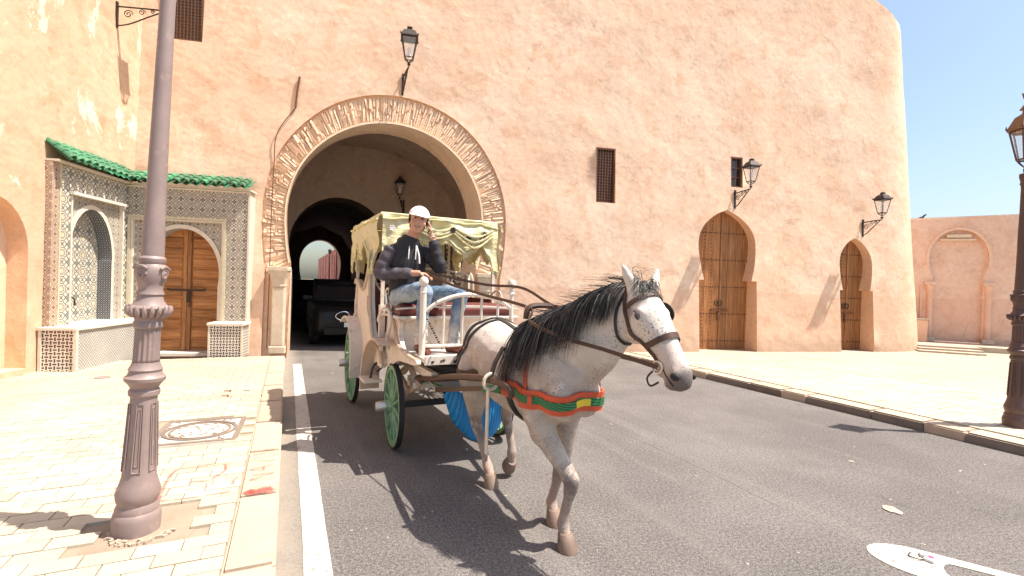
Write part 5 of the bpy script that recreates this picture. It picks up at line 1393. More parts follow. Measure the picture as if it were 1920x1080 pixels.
# blue tarpaulin pouch slung under the shafts
t, off = fthing('blue_tarpaulin', 'bright blue cloth slung under the shafts between the carriage and the horse', 'tarpaulin', FC, .55, .1, .3)
m = MB(); A0 = V((.42, -.24, .70)); B0 = V((.62, .46, .68)); nu, nv = 22, 16; rows = []
for i in range(nu + 1):
    u = i / nu; row = []
    for j in range(nv + 1):
        v = j / nv; e = math.sin(u * math.pi); c = A0.lerp(B0, u) + V((.30 * v - .05, 0, 0))
        sag = (.06 + .44 * (e ** .8)) * math.sin(v * math.pi) ** .7
        fold = .022 * math.sin(u * 17 + v * 5) * (1 - .4 * e)
        row.append(c + V((fold, fold * .4, -sag - .12 * e * (1 - v) ** 2 + .02 * math.sin(u * 23) * (1 - e))))
    rows.append(row)
for i in range(nu): m.strip(rows[i], rows[i + 1])
o = m.build('cloth', M['blue'], t, smooth='all', off=off); sm = o.modifiers.new('thick', 'SOLIDIFY'); sm.thickness = .004
for p, q in ((rows[0][8], V((.42, -.40, .80))), (rows[-1][8], V((.62, .42, .84)))):
    m = MB(); m.tube([p, q], .008, 5); m.build('cord', M['strap_white'], t, off=off)
# ------------------------------------------------------------------ horse
def oval(c, side, up, a, b, n=22, egg=0.0):
    c = V(c); return [c + V(side) * (a * math.cos(t) * (1 - egg * math.sin(t))) + V(up) * (b * math.sin(t)) for t in [k * 2 * math.pi / n for k in range(n)]]
def oloft(m, secs, side, egg=0.0):
    """secs: (centre, half width, half height[, egg]); rings square to the path, half width along side"""
    P = [V(s_[0]) for s_ in secs]; rings = []
    for i, s_ in enumerate(secs):
        t = (P[min(i + 1, len(P) - 1)] - P[max(i - 1, 0)]).normalized(); sd = V(side); sd = (sd - t * sd.dot(t)).normalized(); up = t.cross(sd)
        rings.append(oval(P[i], sd, up, s_[1], s_[2], egg=(s_[3] if len(s_) > 3 else egg)))
    m.loft(rings)
def ball(m, c, r, rot=None, n=14):
    r = r if isinstance(r, (tuple, list)) else (r, r, r); rot = rot or Matrix.Identity(3); rings = []
    for i in range(1, n // 2 + 3):
        th = math.pi * i / (n // 2 + 3); rings.append([V(c) + rot @ V((r[0] * math.sin(th) * math.cos(k * 2 * math.pi / n), r[1] * math.sin(th) * math.sin(k * 2 * math.pi / n), r[2] * math.cos(th))) for k in range(n)])
    m.loft(rings)
def organic(name, m, mat, parent, voxel, off, it=6, fac=.5):
    o = m.build(name, mat, parent)
    md = o.modifiers.new('r', 'REMESH'); md.mode = 'VOXEL'; md.voxel_size = voxel; md.use_smooth_shade = True
    md = o.modifiers.new('s', 'SMOOTH'); md.iterations = it; md.factor = fac
    bake(o)
    bv = BVHTree.FromPolygons([v.co.copy() for v in o.data.vertices], [tuple(p.vertices) for p in o.data.polygons])
    o.data.transform(Matrix.Translation(-V(off)))
    if len(o.data.materials) == 0: o.data.materials.append(mat)
    o.data.polygons.foreach_set('use_smooth', [True] * len(o.data.polygons)); o.data.update()
    return o, bv
horse, HO = fthing('horse', 'dapple grey horse with dark mane in harness, stepping toward the road centre', 'horse', FC, 1.75, 0, 0)
m = MB()
oloft(m, [((.90, 0, 1.18), .07, .09), ((.95, 0, 1.16), .16, .20), ((1.04, 0, 1.15), .225, .275), ((1.18, 0, 1.145), .265, .305), ((1.36, 0, 1.12), .275, .305), ((1.58, 0, 1.06), .285, .315), ((1.80, 0, 1.05), .280, .325), ((1.98, 0, 1.085), .250, .360), ((2.14, 0, 1.10), .225, .350), ((2.30, .01, 1.08), .205, .285), ((2.42, .02, 1.06), .165, .22), ((2.50, .02, 1.05), .10, .14)], (0, 1, 0))
ball(m, (1.12, -.11, 1.20), (.20, .15, .22)); ball(m, (1.12, .11, 1.20), (.20, .15, .22))
ball(m, (2.16, -.12, 1.08), (.20, .11, .30)); ball(m, (2.16, .12, 1.08), (.20, .11, .30))
ball(m, (2.40, -.09, 1.02), (.12, .10, .15)); ball(m, (2.40, .11, 1.02), (.12, .10, .15))
# neck
POLL = V((2.74, .225, 1.685)); NOSE = V((3.115, .235, 1.245))
oloft(m, [((2.02, 0, 1.19), .17, .28), ((2.16, .02, 1.23), .185, .305), ((2.32, .06, 1.31), .162, .29), ((2.47, .11, 1.42), .132, .25), ((2.60, .155, 1.54), .102, .195), ((2.70, .19, 1.635), .092, .155), ((2.77, .21, 1.69), .080, .10)], (-.25, .95, 0))
# head
hd = (NOSE - POLL).normalized(); hyaw = math.atan2(hd.y, hd.x) * 1.0
hs = V((-math.sin(hyaw + .08), math.cos(hyaw + .08), 0)); hs = (hs - hd * hs.dot(hd)).normalized(); hu = hd.cross(hs)       # hu points to the forehead side or the throat
if hu.z < 0: hu = -hu
HL = (NOSE - POLL).length
def hp(t, s_=0.0, u=0.0): return POLL + hd * (t * HL) + hs * s_ + hu * u
oloft(m, [(hp(-.14, 0, -.02), .05, .055), (hp(-.04), .095, .10), (hp(.14, 0, .0), .122, .128), (hp(.32, 0, .0), .124, .130), (hp(.50, 0, .008), .098, .110), (hp(.68, 0, .012), .072, .086), (hp(.84, 0, .008), .070, .078), (hp(.96, 0, .0), .070, .074), (hp(1.04, 0, -.008), .058, .060), (hp(1.09, 0, -.012), .03, .034)], hs)
for s_ in (-1, 1):
    ball(m, hp(.30, s_ * .058, -.066), (.095, .055, .105))                  # jaw
    ball(m, hp(.27, s_ * .096, .058), .034)                                # brow
    ball(m, hp(.95, s_ * .044, .024), .035)                                # nostril wing
    # ear
    e0 = hp(-.03, s_ * .084, .075); tip = e0 + V((-.02, 0, .140)) + hs * (s_ * .070)
    m.tube([e0 - V((0, 0, .03)), e0 + V((0, 0, .03)) + hs * s_ * .012, e0.lerp(tip, .55), e0.lerp(tip, .85), tip], [.030, .036, .031, .018, .006], 10)
ball(m, hp(.98, 0, -.060), (.058, .048, .036)); ball(m, hp(.84, 0, -.072), (.075, .045, .03))   # lower lip and chin
# legs
def leg(P, R_): m.tube(P, R_, 14)
ball(m, (2.22, -.13, .80), (.095, .075, .15)); ball(m, (2.17, .135, .80), (.09, .07, .15)); ball(m, (1.13, -.15, .72), (.10, .065, .14)); ball(m, (1.21, .17, .74), (.10, .065, .14))
ball(m, (2.415, .01, .465), (.058, .055, .060)); ball(m, (1.045, -.105, .53), (.066, .050, .075))
leg([(2.18, -.13, 1.0), (2.20, -.14, .86), (2.27, -.09, .70), (2.36, -.03, .56), (2.41, .01, .47), (2.41, .015, .42), (2.385, .01, .33), (2.355, 0, .20), (2.345, 0, .155), (2.37, 0, .10), (2.385, 0, .055)], [.12, .105, .080, .060, .058, .052, .036, .036, .046, .040, .046])
leg([(2.18, .13, 1.0), (2.18, .14, .86), (2.16, .13, .68), (2.14, .12, .52), (2.13, .115, .45), (2.11, .11, .40), (2.07, .11, .28), (2.03, .11, .18), (2.02, .11, .14), (2.05, .11, .09), (2.06, .11, .05)], [.12, .100, .075, .058, .056, .048, .034, .036, .045, .038, .044])
leg([(1.10, -.14, 1.10), (1.16, -.17, .95), (1.20, -.17, .80), (1.12, -.14, .66), (1.05, -.11, .54), (1.06, -.10, .48), (1.12, -.08, .36), (1.20, -.06, .20), (1.22, -.055, .155), (1.27, -.05, .10), (1.285, -.05, .055)], [.17, .155, .125, .085, .058, .054, .038, .037, .047, .040, .046])
leg([(1.10, .14, 1.10), (1.18, .17, .95), (1.26, .18, .82), (1.20, .17, .68), (1.12, .17, .58), (1.12, .17, .52), (1.16, .18, .42), (1.20, .19, .28), (1.205, .19, .24), (1.20, .19, .175), (1.19, .19, .13)], [.17, .155, .12, .082, .058, .053, .038, .037, .046, .040, .044])
m.tube(catmull([(.98, 0, 1.36), (.88, 0, 1.30), (.84, 0, 1.15)], 4), .04, 8)
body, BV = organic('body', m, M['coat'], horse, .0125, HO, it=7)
def hpart(name, mat, fn, smooth=False, parent=None, par=horse):
    m = MB(); fn(m); return m.build(name, mat, par, smooth=smooth, off=HO)
# hooves, eyes, nostrils, muzzle skin
for (x, y, z, tilt) in ((2.40, 0, 0, 0), (2.075, .11, .0, 0), (1.30, -.05, 0, 0), (1.17, .19, .075, 1.0)):
    def hoof(m):
        R_ = Matrix.Rotation(tilt, 3, 'Y'); pr = [(.064, -.035), (.066, -.02), (.056, .03), (.048, .065), (.044, .07)]
        rings = [[V((x, y, z + .035)) + R_ @ V((r * math.cos(k / 18 * 6.283) * 1.1 - (zz * .35), r * math.sin(k / 18 * 6.283), zz)) for k in range(18)] for r, zz in pr]; m.loft(rings)
    hpart('hoof', M['hoof'], hoof, True)
def snap(p, off=.004):
    l, n, i, d = BV.find_nearest(V(p)); return l + n * off, n
for s_ in (-1, 1):
    p, n = snap(hp(.285, s_ * .13, .035)); hpart('eye', M['eye'], lambda m: ball(m, p - n * .012, (.021, .021, .021)), True)
    hpart('eyelid', M['muzzle'], lambda m: m.tube(catmull([p + hd * -.034 + n * -.004, p + hu * .020 + n * .010 - hd * .010, p + hd * .028 + n * .004], 5), .0075, 6), True)
    p, n = snap(hp(.99, s_ * .08, .028)); hpart('nostril', M['rubber'], lambda m: ball(m, p - n * .006, (.017, .022, .030), (hd * .7 + hu * .7).to_track_quat('Z', 'Y').to_matrix()), True)
hpart('mouth_line', M['eye'], lambda m: m.tube([snap(hp(t, -.075, -.030 - .01 * (1 - t)), .001)[0] for t in (.80, .85, .90, .95, 1.0, 1.05)], .004, 5))
# straps laid on the coat
def strap(pts, width, off=.006, th=.006, dens=5, free=.14, mi=0, m=None, snapto=True):
    P = catmull(pts, dens); A = []
    for i, p in enumerate(P):
        l, n, ii, d = BV.find_nearest(p)
        if snapto and d < free: q = l + n * off
        else: q = p; n = (p - V((p.x, 0, 1.1))).normalized() if abs(p.y) > .02 else V((0, -1, 0))
        A.append((q, n))
    rings = []
    for i, (q, n) in enumerate(A):
        t = (A[min(i + 1, len(A) - 1)][0] - A[max(i - 1, 0)][0]).normalized(); w = n.cross(t).normalized() * (width / 2)
        rings.append([q + w, q + w + n * th, q - w + n * th, q - w])
    m.loft(rings); return [a for a in A]
def hstrap(name, mat, pts, width, **k): return hpart(name, mat, lambda m: strap(pts, width, m=m, **k), True)
BR = M['leather_black']
# bridle
hstrap('browband', M['leather'], [hp(.13, -.13, .0), hp(.12, -.10, .10), hp(.11, 0, .15), hp(.12, .10, .10), hp(.13, .13, 0)], .030)
hstrap('noseband', M['leather'], [hp(.58, -.12, -.06), hp(.60, -.11, .03), hp(.61, -.06, .12), hp(.61, 0, .14), hp(.61, .06, .12), hp(.60, .11, .03), hp(.58, .12, -.06)], .034)
for s_ in (-1, 1):
    hstrap('cheek_strap', M['leather'], [hp(-.02, s_ * .10, .03), hp(.15, s_ * .14, -.03), hp(.38, s_ * .14, -.07), hp(.58, s_ * .12, -.06), hp(.74, s_ * .10, -.05)], .024)
    hstrap('throat_strap', BR, [hp(-.02, s_ * .10, .02), hp(.06, s_ * .13, -.06), hp(.16, s_ * .12, -.13), hp(.27, s_ * .08, -.19), hp(.30, 0, -.21)], .018)
    p, n = snap(hp(.27, s_ * .12, .03)); c = p + n * (.035 if s_ < 0 else .045)
    def blk(m):
        ax = hd; up = hu; q = []
        for k in range(20):
            a = k / 20 * 6.283; r = 1.0; q.append(c - hd * .045 + (ax * math.cos(a) * .060 + up * math.sin(a) * .052) * r)
        rot = (hs * s_ * .35 + hd * .0)
        vs = [p_ + n * (.02 + (p_ - c).dot(hd) * .35) for p_ in q]; vs2 = [v_ - n * .008 for v_ in vs]; m.loft([vs2, vs])
    if s_ > 0: hpart('blinker', BR, blk)
    b0 = hp(.80, s_ * .075, -.045)
    hpart('bit_ring', M['c_metal'], lambda m: m.tube(spiral(b0, .034, .034, 1.0, hd, hu, 18), .006, 6), True)
hpart('bit_hook', M['iron'], lambda m: m.tube(catmull([hp(.80, -.075, -.08), hp(.82, -.08, -.14), hp(.90, -.075, -.15), hp(.92, -.07, -.09)], 4), .006, 6), True)
hstrap('headpiece', M['leather'], [hp(-.02, -.10, .03), hp(-.06, -.06, .09), hp(-.07, 0, .12), hp(-.06, .06, .09), hp(-.02, .10, .03)], .028)
# breast collar
bc = [(1.86, -.40, 1.00), (2.05, -.36, .99), (2.22, -.30, .985), (2.36, -.24, .985), (2.48, -.14, .99), (2.60, .0, 1.0), (2.56, .14, 1.0), (2.44, .25, 1.0), (2.28, .32, 1.0), (2.05, .36, 1.0), (1.86, .40, 1.0)]
hstrap('breast_collar', M['breast_red'], bc, .125, off=.004, th=.014, free=.3)
hstrap('collar_braid', M['braid'], bc[1:9], .052, off=.019, th=.006, free=.3)
hstrap('collar_badge', M['yellow'], [(2.585, -.035, .992), (2.60, 0, .995), (2.60, .03, .998)], .046, off=.026, th=.004, free=.3, dens=3)
hstrap('collar_patch', M['breast_red'], [(2.27, -.28, .985), (2.31, -.265, .985)], .06, off=.026, th=.004, free=.3, dens=3)
hstrap('neck_strap', M['breast_red'], [(2.20, -.33, .99), (2.18, -.30, 1.12), (2.16, -.28, 1.25), (2.12, -.22, 1.38), (2.06, -.08, 1.52), (2.06, .08, 1.52), (2.12, .22, 1.38), (2.18, .30, 1.1), (2.20, .33, .99)], .036, off=.004, th=.008, free=.3)
# saddle pad and girth
hstrap('saddle_pad', M['c_red'], [(2.0, -.30, 1.20), (2.0, -.22, 1.38), (2.0, -.10, 1.50), (2.0, 0, 1.52), (2.0, .10, 1.50), (2.0, .22, 1.38), (2.0, .30, 1.20)], .13, off=.004, th=.022, free=.3)
hstrap('saddle_strap', BR, [(1.96, -.30, 1.0), (1.96, -.31, 1.15), (1.96, -.24, 1.38), (1.96, -.10, 1.53), (1.96, 0, 1.55), (1.96, .10, 1.53), (1.96, .24, 1.38), (1.96, .31, 1.15), (1.96, .30, 1.0)], .055, off=.028, th=.008, free=.3)
hstrap('girth', BR, [(1.96, -.30, 1.05), (1.97, -.30, .92), (1.98, -.22, .76), (1.98, 0, .70), (1.98, .22, .76), (1.97, .30, .92), (1.96, .30, 1.05)], .060, off=.004, th=.008, free=.3)
for s_ in (-1, 1):
    hpart('terret', M['c_metal'], lambda m: m.tube(spiral((1.97, s_ * .10, 1.57), .03, .03, 1.0, (0, 1, 0), (0, 0, 1), 16), .006, 6), True)
hpart('saddle_arch', M['leather'], lambda m: m.tube(catmull([(1.98, -.13, 1.50), (1.98, -.11, 1.58), (1.98, 0, 1.60), (1.98, .11, 1.58), (1.98, .13, 1.50)], 5), .022, 7), True)
hpart('tug_loop', M['strap_white'], lambda m: m.tube(spiral((1.97, -.39, 1.06), .055, .055, 1.0, (0, .15, 1), (0, -1, .1), 18), .013, 6), True)
hpart('hanging_strap', M['strap_white'], lambda m: m.loft([[V((1.97 + a, -.415 + b, z)) for a, b in ((-.022, 0), (.022, -.004), (.022, .006), (-.022, .01))] for z in (1.02, .9, .78, .66, .58, .55)]), False)
hpart('tug_strap', BR, lambda m: m.loft([[V((1.96 + a, yy + b, z)) for a, b in ((-.024, 0), (.024, 0), (.024, .012), (-.024, .012))] for z, yy in ((1.30, -.30), (1.20, -.36), (1.08, -.40))]))
# back strap, breeching, traces
hstrap('back_strap', BR, [(1.96, 0, 1.55), (1.7, 0, 1.45), (1.45, 0, 1.48), (1.2, 0, 1.50), (1.02, 0, 1.45)], .035, off=.004, th=.008, free=.3)
for dx, w_ in ((0.0, .035), (.085, .03)):
    hstrap('hip_strap', BR, [(1.22 + dx, 0, 1.5), (1.18 + dx, -.16, 1.44), (1.12 + dx * .8, -.28, 1.28), (1.06 + dx * .8, -.31, 1.1), (1.02 + dx * .6, -.30, .98)], w_, off=.004, th=.007, free=.3)
    hstrap('hip_strap', BR, [(1.22 + dx, 0, 1.5), (1.18 + dx, .16, 1.44), (1.12 + dx * .8, .28, 1.28), (1.06 + dx * .8, .31, 1.1), (1.02 + dx * .6, .30, .98)], w_, off=.004, th=.007, free=.3)
hstrap('breeching', M['leather'], [(1.45, -.34, 1.0), (1.2, -.36, .98), (1.0, -.28, .98), (.90, -.1, .98), (.88, 0, .98), (.90, .1, .98), (1.0, .28, .98), (1.2, .36, .98), (1.45, .34, 1.0)], .05, off=.004, th=.008, free=.3)
for s_ in (-1, 1):
    hpart('trace', M['leather'], lambda m: m.loft([[p + V((0, s_ * .004, .02)), p + V((0, s_ * .012, .02)), p + V((0, s_ * .012, -.02)), p + V((0, s_ * .004, -.02))] for p in catmull([(1.90, s_ * .325, .995), (1.55, s_ * .345, .92), (1.1, s_ * .345, .82), (.60, s_ * .335, .71)], 5)]))
    hpart('trace_end', M['braid'], lambda m: m.loft([[p + V((0, s_ * .010, .026)), p + V((0, s_ * .018, .026)), p + V((0, s_ * .018, -.026)), p + V((0, s_ * .010, -.026))] for p in catmull([(2.0, s_ * .315, 1.0), (1.88, s_ * .330, .99), (1.74, s_ * .338, .955)], 4)]))
# mane, forelock, tail
def strand(m, P, w, mi=0):
    P = [V(p) for p in P]; a = []; b = []
    rd_ = V((random.uniform(-1, 1), random.uniform(-1, 1), random.uniform(-.3, .3))).normalized()
    for i, p in enumerate(P):
        k = 1 - (i / (len(P) - 1)) ** 1.6 * .9; t = (P[min(i + 1, len(P) - 1)] - P[max(i - 1, 0)]).normalized(); s_ = t.cross(rd_).normalized() * (w * k / 2); a.append(p + s_); b.append(p - s_)
    m.strip(a, b, mi=mi)
CREST = catmull([(2.05, .0, 1.50), (2.20, .02, 1.55), (2.36, .07, 1.61), (2.52, .12, 1.69), (2.66, .175, 1.78), (2.735, .20, 1.80)], 8)
def hang(p0, dirs, lens, n=7, clear=.012):
    P = [p0]; d = V(dirs[0])
    for i in range(1, n + 1):
        t = i / n; d = V(dirs[0]).lerp(V(dirs[1]), min(1, t * 1.5)).normalized(); q = P[-1] + d * (lens / n)
        l, nn, ii, dist = BV.find_nearest(q)
        if l is not None and ((q - l).dot(nn) < clear): q = l + nn * (clear + random.uniform(0, .02))
        P.append(q)
    return P
m = MB()
for i in range(1700):
    f = random.random() ** .9; p = CREST[int(f * (len(CREST) - 1))]; p, n = snap(p + V((random.gauss(0, .008), random.gauss(0, .014), 0)), .002)
    L = random.uniform(.30, .52) * (1.35 if f < .45 else 1.1 if f < .75 else .75)
    back = random.uniform(.0, .40)
    P = hang(p, ((-back - .05, -.95 + random.uniform(-.2, .2), .18), (-back * .35 + random.uniform(-.12, .12), -.22 + random.uniform(-.15, .12), -1.0)), L)
    strand(m, P, random.uniform(.003, .0075), 0 if random.random() < (.90 if f < .8 else .6) else 1)
for i in range(110):   # wind blown wisps
    p = CREST[int(random.random() * (len(CREST) - 1))]; P = hang(p, ((-.8, -.3, random.uniform(.1, .7)), (-1, -.3 + random.uniform(-.3, .3), random.uniform(-.3, .15))), random.uniform(.14, .30)); strand(m, P, .0032, 0 if random.random() < .6 else 1)
m.build('mane', [M['mane'], M['mane_pale']], horse, off=HO, flip=False)
m = MB()
for i in range(320):
    p, n = snap(hp(-.10 + random.uniform(-.05, .05), random.gauss(0, .035), .11), .003)
    P = hang(p, (hd * .4 + hu * .8 + hs * random.uniform(-.9, .5) - V((.2, .1, 0)), hd * .9 + hs * random.uniform(-.9, .3) + V((-.35, -.15, -.1))), random.uniform(.10, .20), clear=.006); strand(m, P, random.uniform(.003, .006), 1 if random.random() < .7 else 0)
for i in range(14):
    p, n = snap(hp(-.12, random.gauss(0, .05), .12), .003); P = catmull([p, p + V((random.uniform(-.12, .08), random.uniform(-.06, .06), .08)), p + V((random.uniform(-.22, .16), random.uniform(-.1, .1), .04))], 4); strand(m, P, .003, 0)
m.build('forelock', [M['mane'], M['mane_pale']], horse, off=HO, flip=False)
m = MB()
for i in range(220):
    p = V((.84 + random.gauss(0, .015), random.gauss(0, .02), 1.18 + random.uniform(-.06, .12))); P = hang(p, ((-.35, random.uniform(-.2, .2), -.7), (random.uniform(-.1, .12), random.uniform(-.12, .12), -1)), random.uniform(.45, .75), n=6); strand(m, P, .009, 0 if random.random() < .7 else 1)
m.build('tail', [M['mane'], M['mane_pale']], horse, off=HO, flip=False)

# ------------------------------------------------------------------ driver
PE, PO_ = fthing('person', 'driver in white cap, dark jacket and ripped jeans holding a phone to his ear', 'person', FC, .12, -.52, 1.52)
HC = V((.235, -.455, 2.365))
HM = (Matrix.Rotation(RD(-14), 3, 'Z') @ Matrix.Rotation(RD(-9), 3, 'X') @ Matrix.Rotation(RD(-4), 3, 'Y'))
K = 1.2
def hd_(x, y, z): return HC + HM @ V((x * K, y * K, z * K))
m = MB()
ball(m, hd_(-.012, 0, .035), (.098 * K, .078 * K, .098 * K), HM, 20)                       # skull
ball(m, hd_(.028, 0, -.035), (.068 * K, .060 * K, .085 * K), HM, 18)                       # face
ball(m, hd_(.050, 0, -.092), (.034 * K, .036 * K, .028 * K), HM, 12)                       # chin
for s_ in (-1, 1):
    ball(m, hd_(.058, s_ * .038, -.030), (.028 * K, .028 * K, .030 * K), HM, 12)           # cheek
    ball(m, hd_(-.008, s_ * .078, -.012), (.020 * K, .010 * K, .032 * K), HM, 10)          # ear
    ball(m, hd_(.076, s_ * .030, .026), (.018 * K, .028 * K, .010 * K), HM, 10)            # brow
m.tube([hd_(.088, 0, .016), hd_(.104, 0, -.012), hd_(.113, 0, -.030), hd_(.090, 0, -.040)], [.009, .012, .016, .010], 10)
m.tube([hd_(-.005, 0, -.06), V((.20, -.50, 2.21)), V((.17, -.52, 2.12)), V((.16, -.53, 2.0))], [.062, .062, .066, .09], 14)
# torso, arms and legs under the clothes
oloft(m, [((.12, -.52, 1.56), .15, .11), ((.13, -.525, 1.75), .14, .10), ((.15, -.53, 1.95), .155, .105), ((.155, -.53, 2.06), .15, .09)], (0, 1, 0))
SH_R = V((.14, -.715, 2.06)); EL_R = V((.13, -.80, 1.82)); HA_R = V((.40, -.47, 1.83))
SH_L = V((.15, -.335, 2.06)); EL_L = V((.34, -.24, 1.89)); HA_L = V((.285, -.33, 2.24))
m.tube([SH_R, SH_R.lerp(EL_R, .5), EL_R, EL_R.lerp(HA_R, .5), HA_R], [.055, .05, .045, .040, .030], 12)
m.tube([SH_L, SH_L.lerp(EL_L, .5), EL_L, EL_L.lerp(HA_L, .5), HA_L], [.055, .05, .045, .038, .028], 12)
HP_R = V((.14, -.61, 1.60)); KN_R = V((.56, -.47, 1.655)); AN_R = V((.50, -.475, 1.16))
HP_L = V((.14, -.43, 1.60)); KN_L = V((.56, -.115, 1.63)); AN_L = V((.56, -.16, 1.15))
for h_, k_, a_ in ((HP_R, KN_R, AN_R), (HP_L, KN_L, AN_L)):
    m.tube([h_, h_.lerp(k_, .5), k_, k_.lerp(a_, .35), a_], [.085, .075, .058, .055, .036], 12)
def hand(m, wrist, fwd, palm_n, side, curl, thumb_side):
    """fwd along the fingers, palm_n out of the palm, side across the knuckles"""
    fwd = V(fwd).normalized(); palm_n = V(palm_n).normalized(); side = V(side).normalized()
    rot = Matrix((fwd, side, palm_n)).transposed(); ball(m, V(wrist) + fwd * .048, (.052, .042, .019), rot, 12)
    for k, L in enumerate((.074, .082, .076, .060)):
        b = V(wrist) + fwd * .088 + side * ((k - 1.5) * -.0205); P = [b - fwd * .03, b]; d = fwd.copy(); a = 0
        for j, f in enumerate((.45, .32, .23)):
            a += curl * (.8 + .12 * k); d = fwd * math.cos(a) + palm_n * math.sin(a); P.append(P[-1] + d * L * f)
        m.tube(P, [.0105, .0105, .0100, .0092, .0075], 8)
    b = V(wrist) + fwd * .03 + side * (thumb_side * .036); P = [b, b + side * thumb_side * .026 + fwd * .028 + palm_n * .010, b + side * thumb_side * .028 + fwd * .056 + palm_n * .026]; m.tube(P, [.013, .012, .008], 8)
hand(m, HA_R, (.75, .60, -.12), (-.2, .3, -.9), (.55, -.75, .1), .62, 1)
ear = hd_(.0, .105, -.03)
hand(m, HA_L, (ear + V((.0, 0, .01)) - HA_L), (-.30, -.92, .1), (1, -.2, -.3), .42, 1)
pb, PBV = organic('body', m, M['skin'], PE, .0065, PO_, it=3, fac=.4)
def ppart(name, mat, fn, smooth=True): m = MB(); fn(m); return m.build(name, mat, PE, smooth=smooth, off=PO_)
for s_ in (-1, 1):
    ppart('eye', M['eye'], lambda m: ball(m, hd_(.082, s_ * .030, .008), (.010, .013, .006), HM, 8))
    ppart('eyebrow', M['hair'], lambda m: m.tube([hd_(.094, s_ * .014, .028), hd_(.094, s_ * .032, .034), hd_(.080, s_ * .050, .026)], .0055, 6))
ppart('mouth', M['lip'], lambda m: m.tube(catmull([hd_(.080, -.026, -.058), hd_(.094, 0, -.066), hd_(.080, .026, -.056)], 5), .008, 8))
ppart('teeth', M['teeth'], lambda m: m.tube(catmull([hd_(.088, -.012, -.060), hd_(.0965, 0, -.064), hd_(.088, .012, -.059)], 5), .0048, 8))
def hairf(m):
    ball(m, hd_(-.030, 0, .040), (.098 * K, .084 * K, .100 * K), HM, 18); ball(m, hd_(-.055, 0, -.030), (.062 * K, .070 * K, .065 * K), HM, 14)
    for s_ in (-1, 1): ball(m, hd_(.010, s_ * .073, .012), (.020 * K, .012 * K, .040 * K), HM, 10)
ppart('hair', M['hair'], hairf)
def capf(m):
    rings = []
    for i in range(9):
        th = math.pi / 2 * i / 8 * .985; r = math.cos(th)
        rings.append([hd_(-.012 + .108 * r * math.cos(k / 24 * 6.283), .090 * r * math.sin(k / 24 * 6.283), .042 + .088 * math.sin(th)) for k in range(24)])
    m.loft(rings)
ppart('cap', M['cap'], capf)
def visor(m):
    top = []; bot = []; inn = []
    for k in range(15):
        a = RD(-62 + 124 * k / 14); r = .108; inn.append(hd_(-.012 + .106 * math.cos(a), .089 * math.sin(a), .046)); e = math.cos(a * 1.3) if abs(a * 1.3) < 1.57 else 0
        top.append(hd_(-.012 + (.108 + .048 * max(e, 0)) * math.cos(a * .92), (.090 + .0 * e) * math.sin(a), .040 - .022 * max(e, 0)))
    m.strip(inn, top); m.strip([p - V((0, 0, .006)) for p in inn], [p - V((0, 0, .006)) for p in top]); m.strip(top, [p - V((0, 0, .006)) for p in top])
ppart('cap_visor', M['cap'], visor)
m = MB()
oloft(m, [((.11, -.52, 1.60), .185, .145), ((.12, -.525, 1.66), .185, .145), ((.13, -.53, 1.78), .18, .14), ((.145, -.53, 1.94), .195, .14), ((.15, -.53, 2.05), .18, .125), ((.165, -.525, 2.12), .135, .105), ((.178, -.515, 2.17), .10, .095), ((.185, -.505, 2.205), .086, .086)], (0, 1, 0))
ball(m, (.14, -.665, 2.055), (.085, .075, .075)); ball(m, (.15, -.39, 2.055), (.085, .075, .075))
m.tube([(.11, -.61, 2.16), (.04, -.53, 2.15), (.11, -.43, 2.16)], [.045, .065, .045], 10)          # hood
organic('jacket', m, M['jacket'], PE, .011, PO_, it=4)
for nm, A_, B_, C_ in (('R', SH_R, EL_R, HA_R), ('L', SH_L, EL_L, HA_L)):
    m = MB(); e = C_.lerp(B_, .20)
    P = catmull([A_ + V((0, .03 if nm == 'R' else -.03, .015)), A_.lerp(B_, .5), B_, B_.lerp(e, .5), e], 5); n_ = len(P)
    m.tube(P, [(.082 - .030 * (i / n_) + .006 * math.sin(i * 2.2)) for i in range(n_)], 14)
    organic('sleeve', m, M['sleeve_sunlit'] if nm == 'R' else M['jacket'], PE, .011, PO_, it=3)
ppart('drawstring', M['cap'], lambda m: [m.tube(catmull([(.275, -.55 + dy, 2.10), (.30, -.56 + dy, 2.03), (.305, -.565 + dy, 1.97)], 4), .005, 5) for dy in (0, .07)])
ppart('zip_edge', M['cap'], lambda m: m.tube(catmull([(.27, -.48, 2.11), (.30, -.46, 2.02), (.30, -.45, 1.93)], 4), .009, 5))
ppart('bracelet', M['c_metal'], lambda m: m.tube(spiral(HA_L.lerp(EL_L, .12), .034, .034, 1.0, (1, 0, .2), (0, 1, .1), 16), .006, 5))
m = MB()
oloft(m, [((.0, -.52, 1.545), .16, .10), ((.10, -.52, 1.58), .185, .13), ((.18, -.52, 1.60), .18, .12)], (0, 1, 0))
ball(m, (.08, -.52, 1.58), (.16, .185, .11))
for h_, k_, a_ in ((HP_R, KN_R, AN_R), (HP_L, KN_L, AN_L)):
    P = catmull([h_, h_.lerp(k_, .5) + V((0, 0, .01)), k_ + V((.01, 0, .005)), k_.lerp(a_, .4), k_.lerp(a_, .8), a_ + V((0, 0, -.02))], 5); n_ = len(P)
    m.tube(P, [(.102 - .040 * min(1, i / 16) + .006 * math.sin(i * 1.9)) for i in range(n_)], 14)
organic('jeans', m, M['jeans'], PE, .010, PO_, it=3)
ppart('knee_tear', M['skin'], lambda m: ball(m, KN_R + V((.034, -.012, .022)), (.040, .044, .046)))
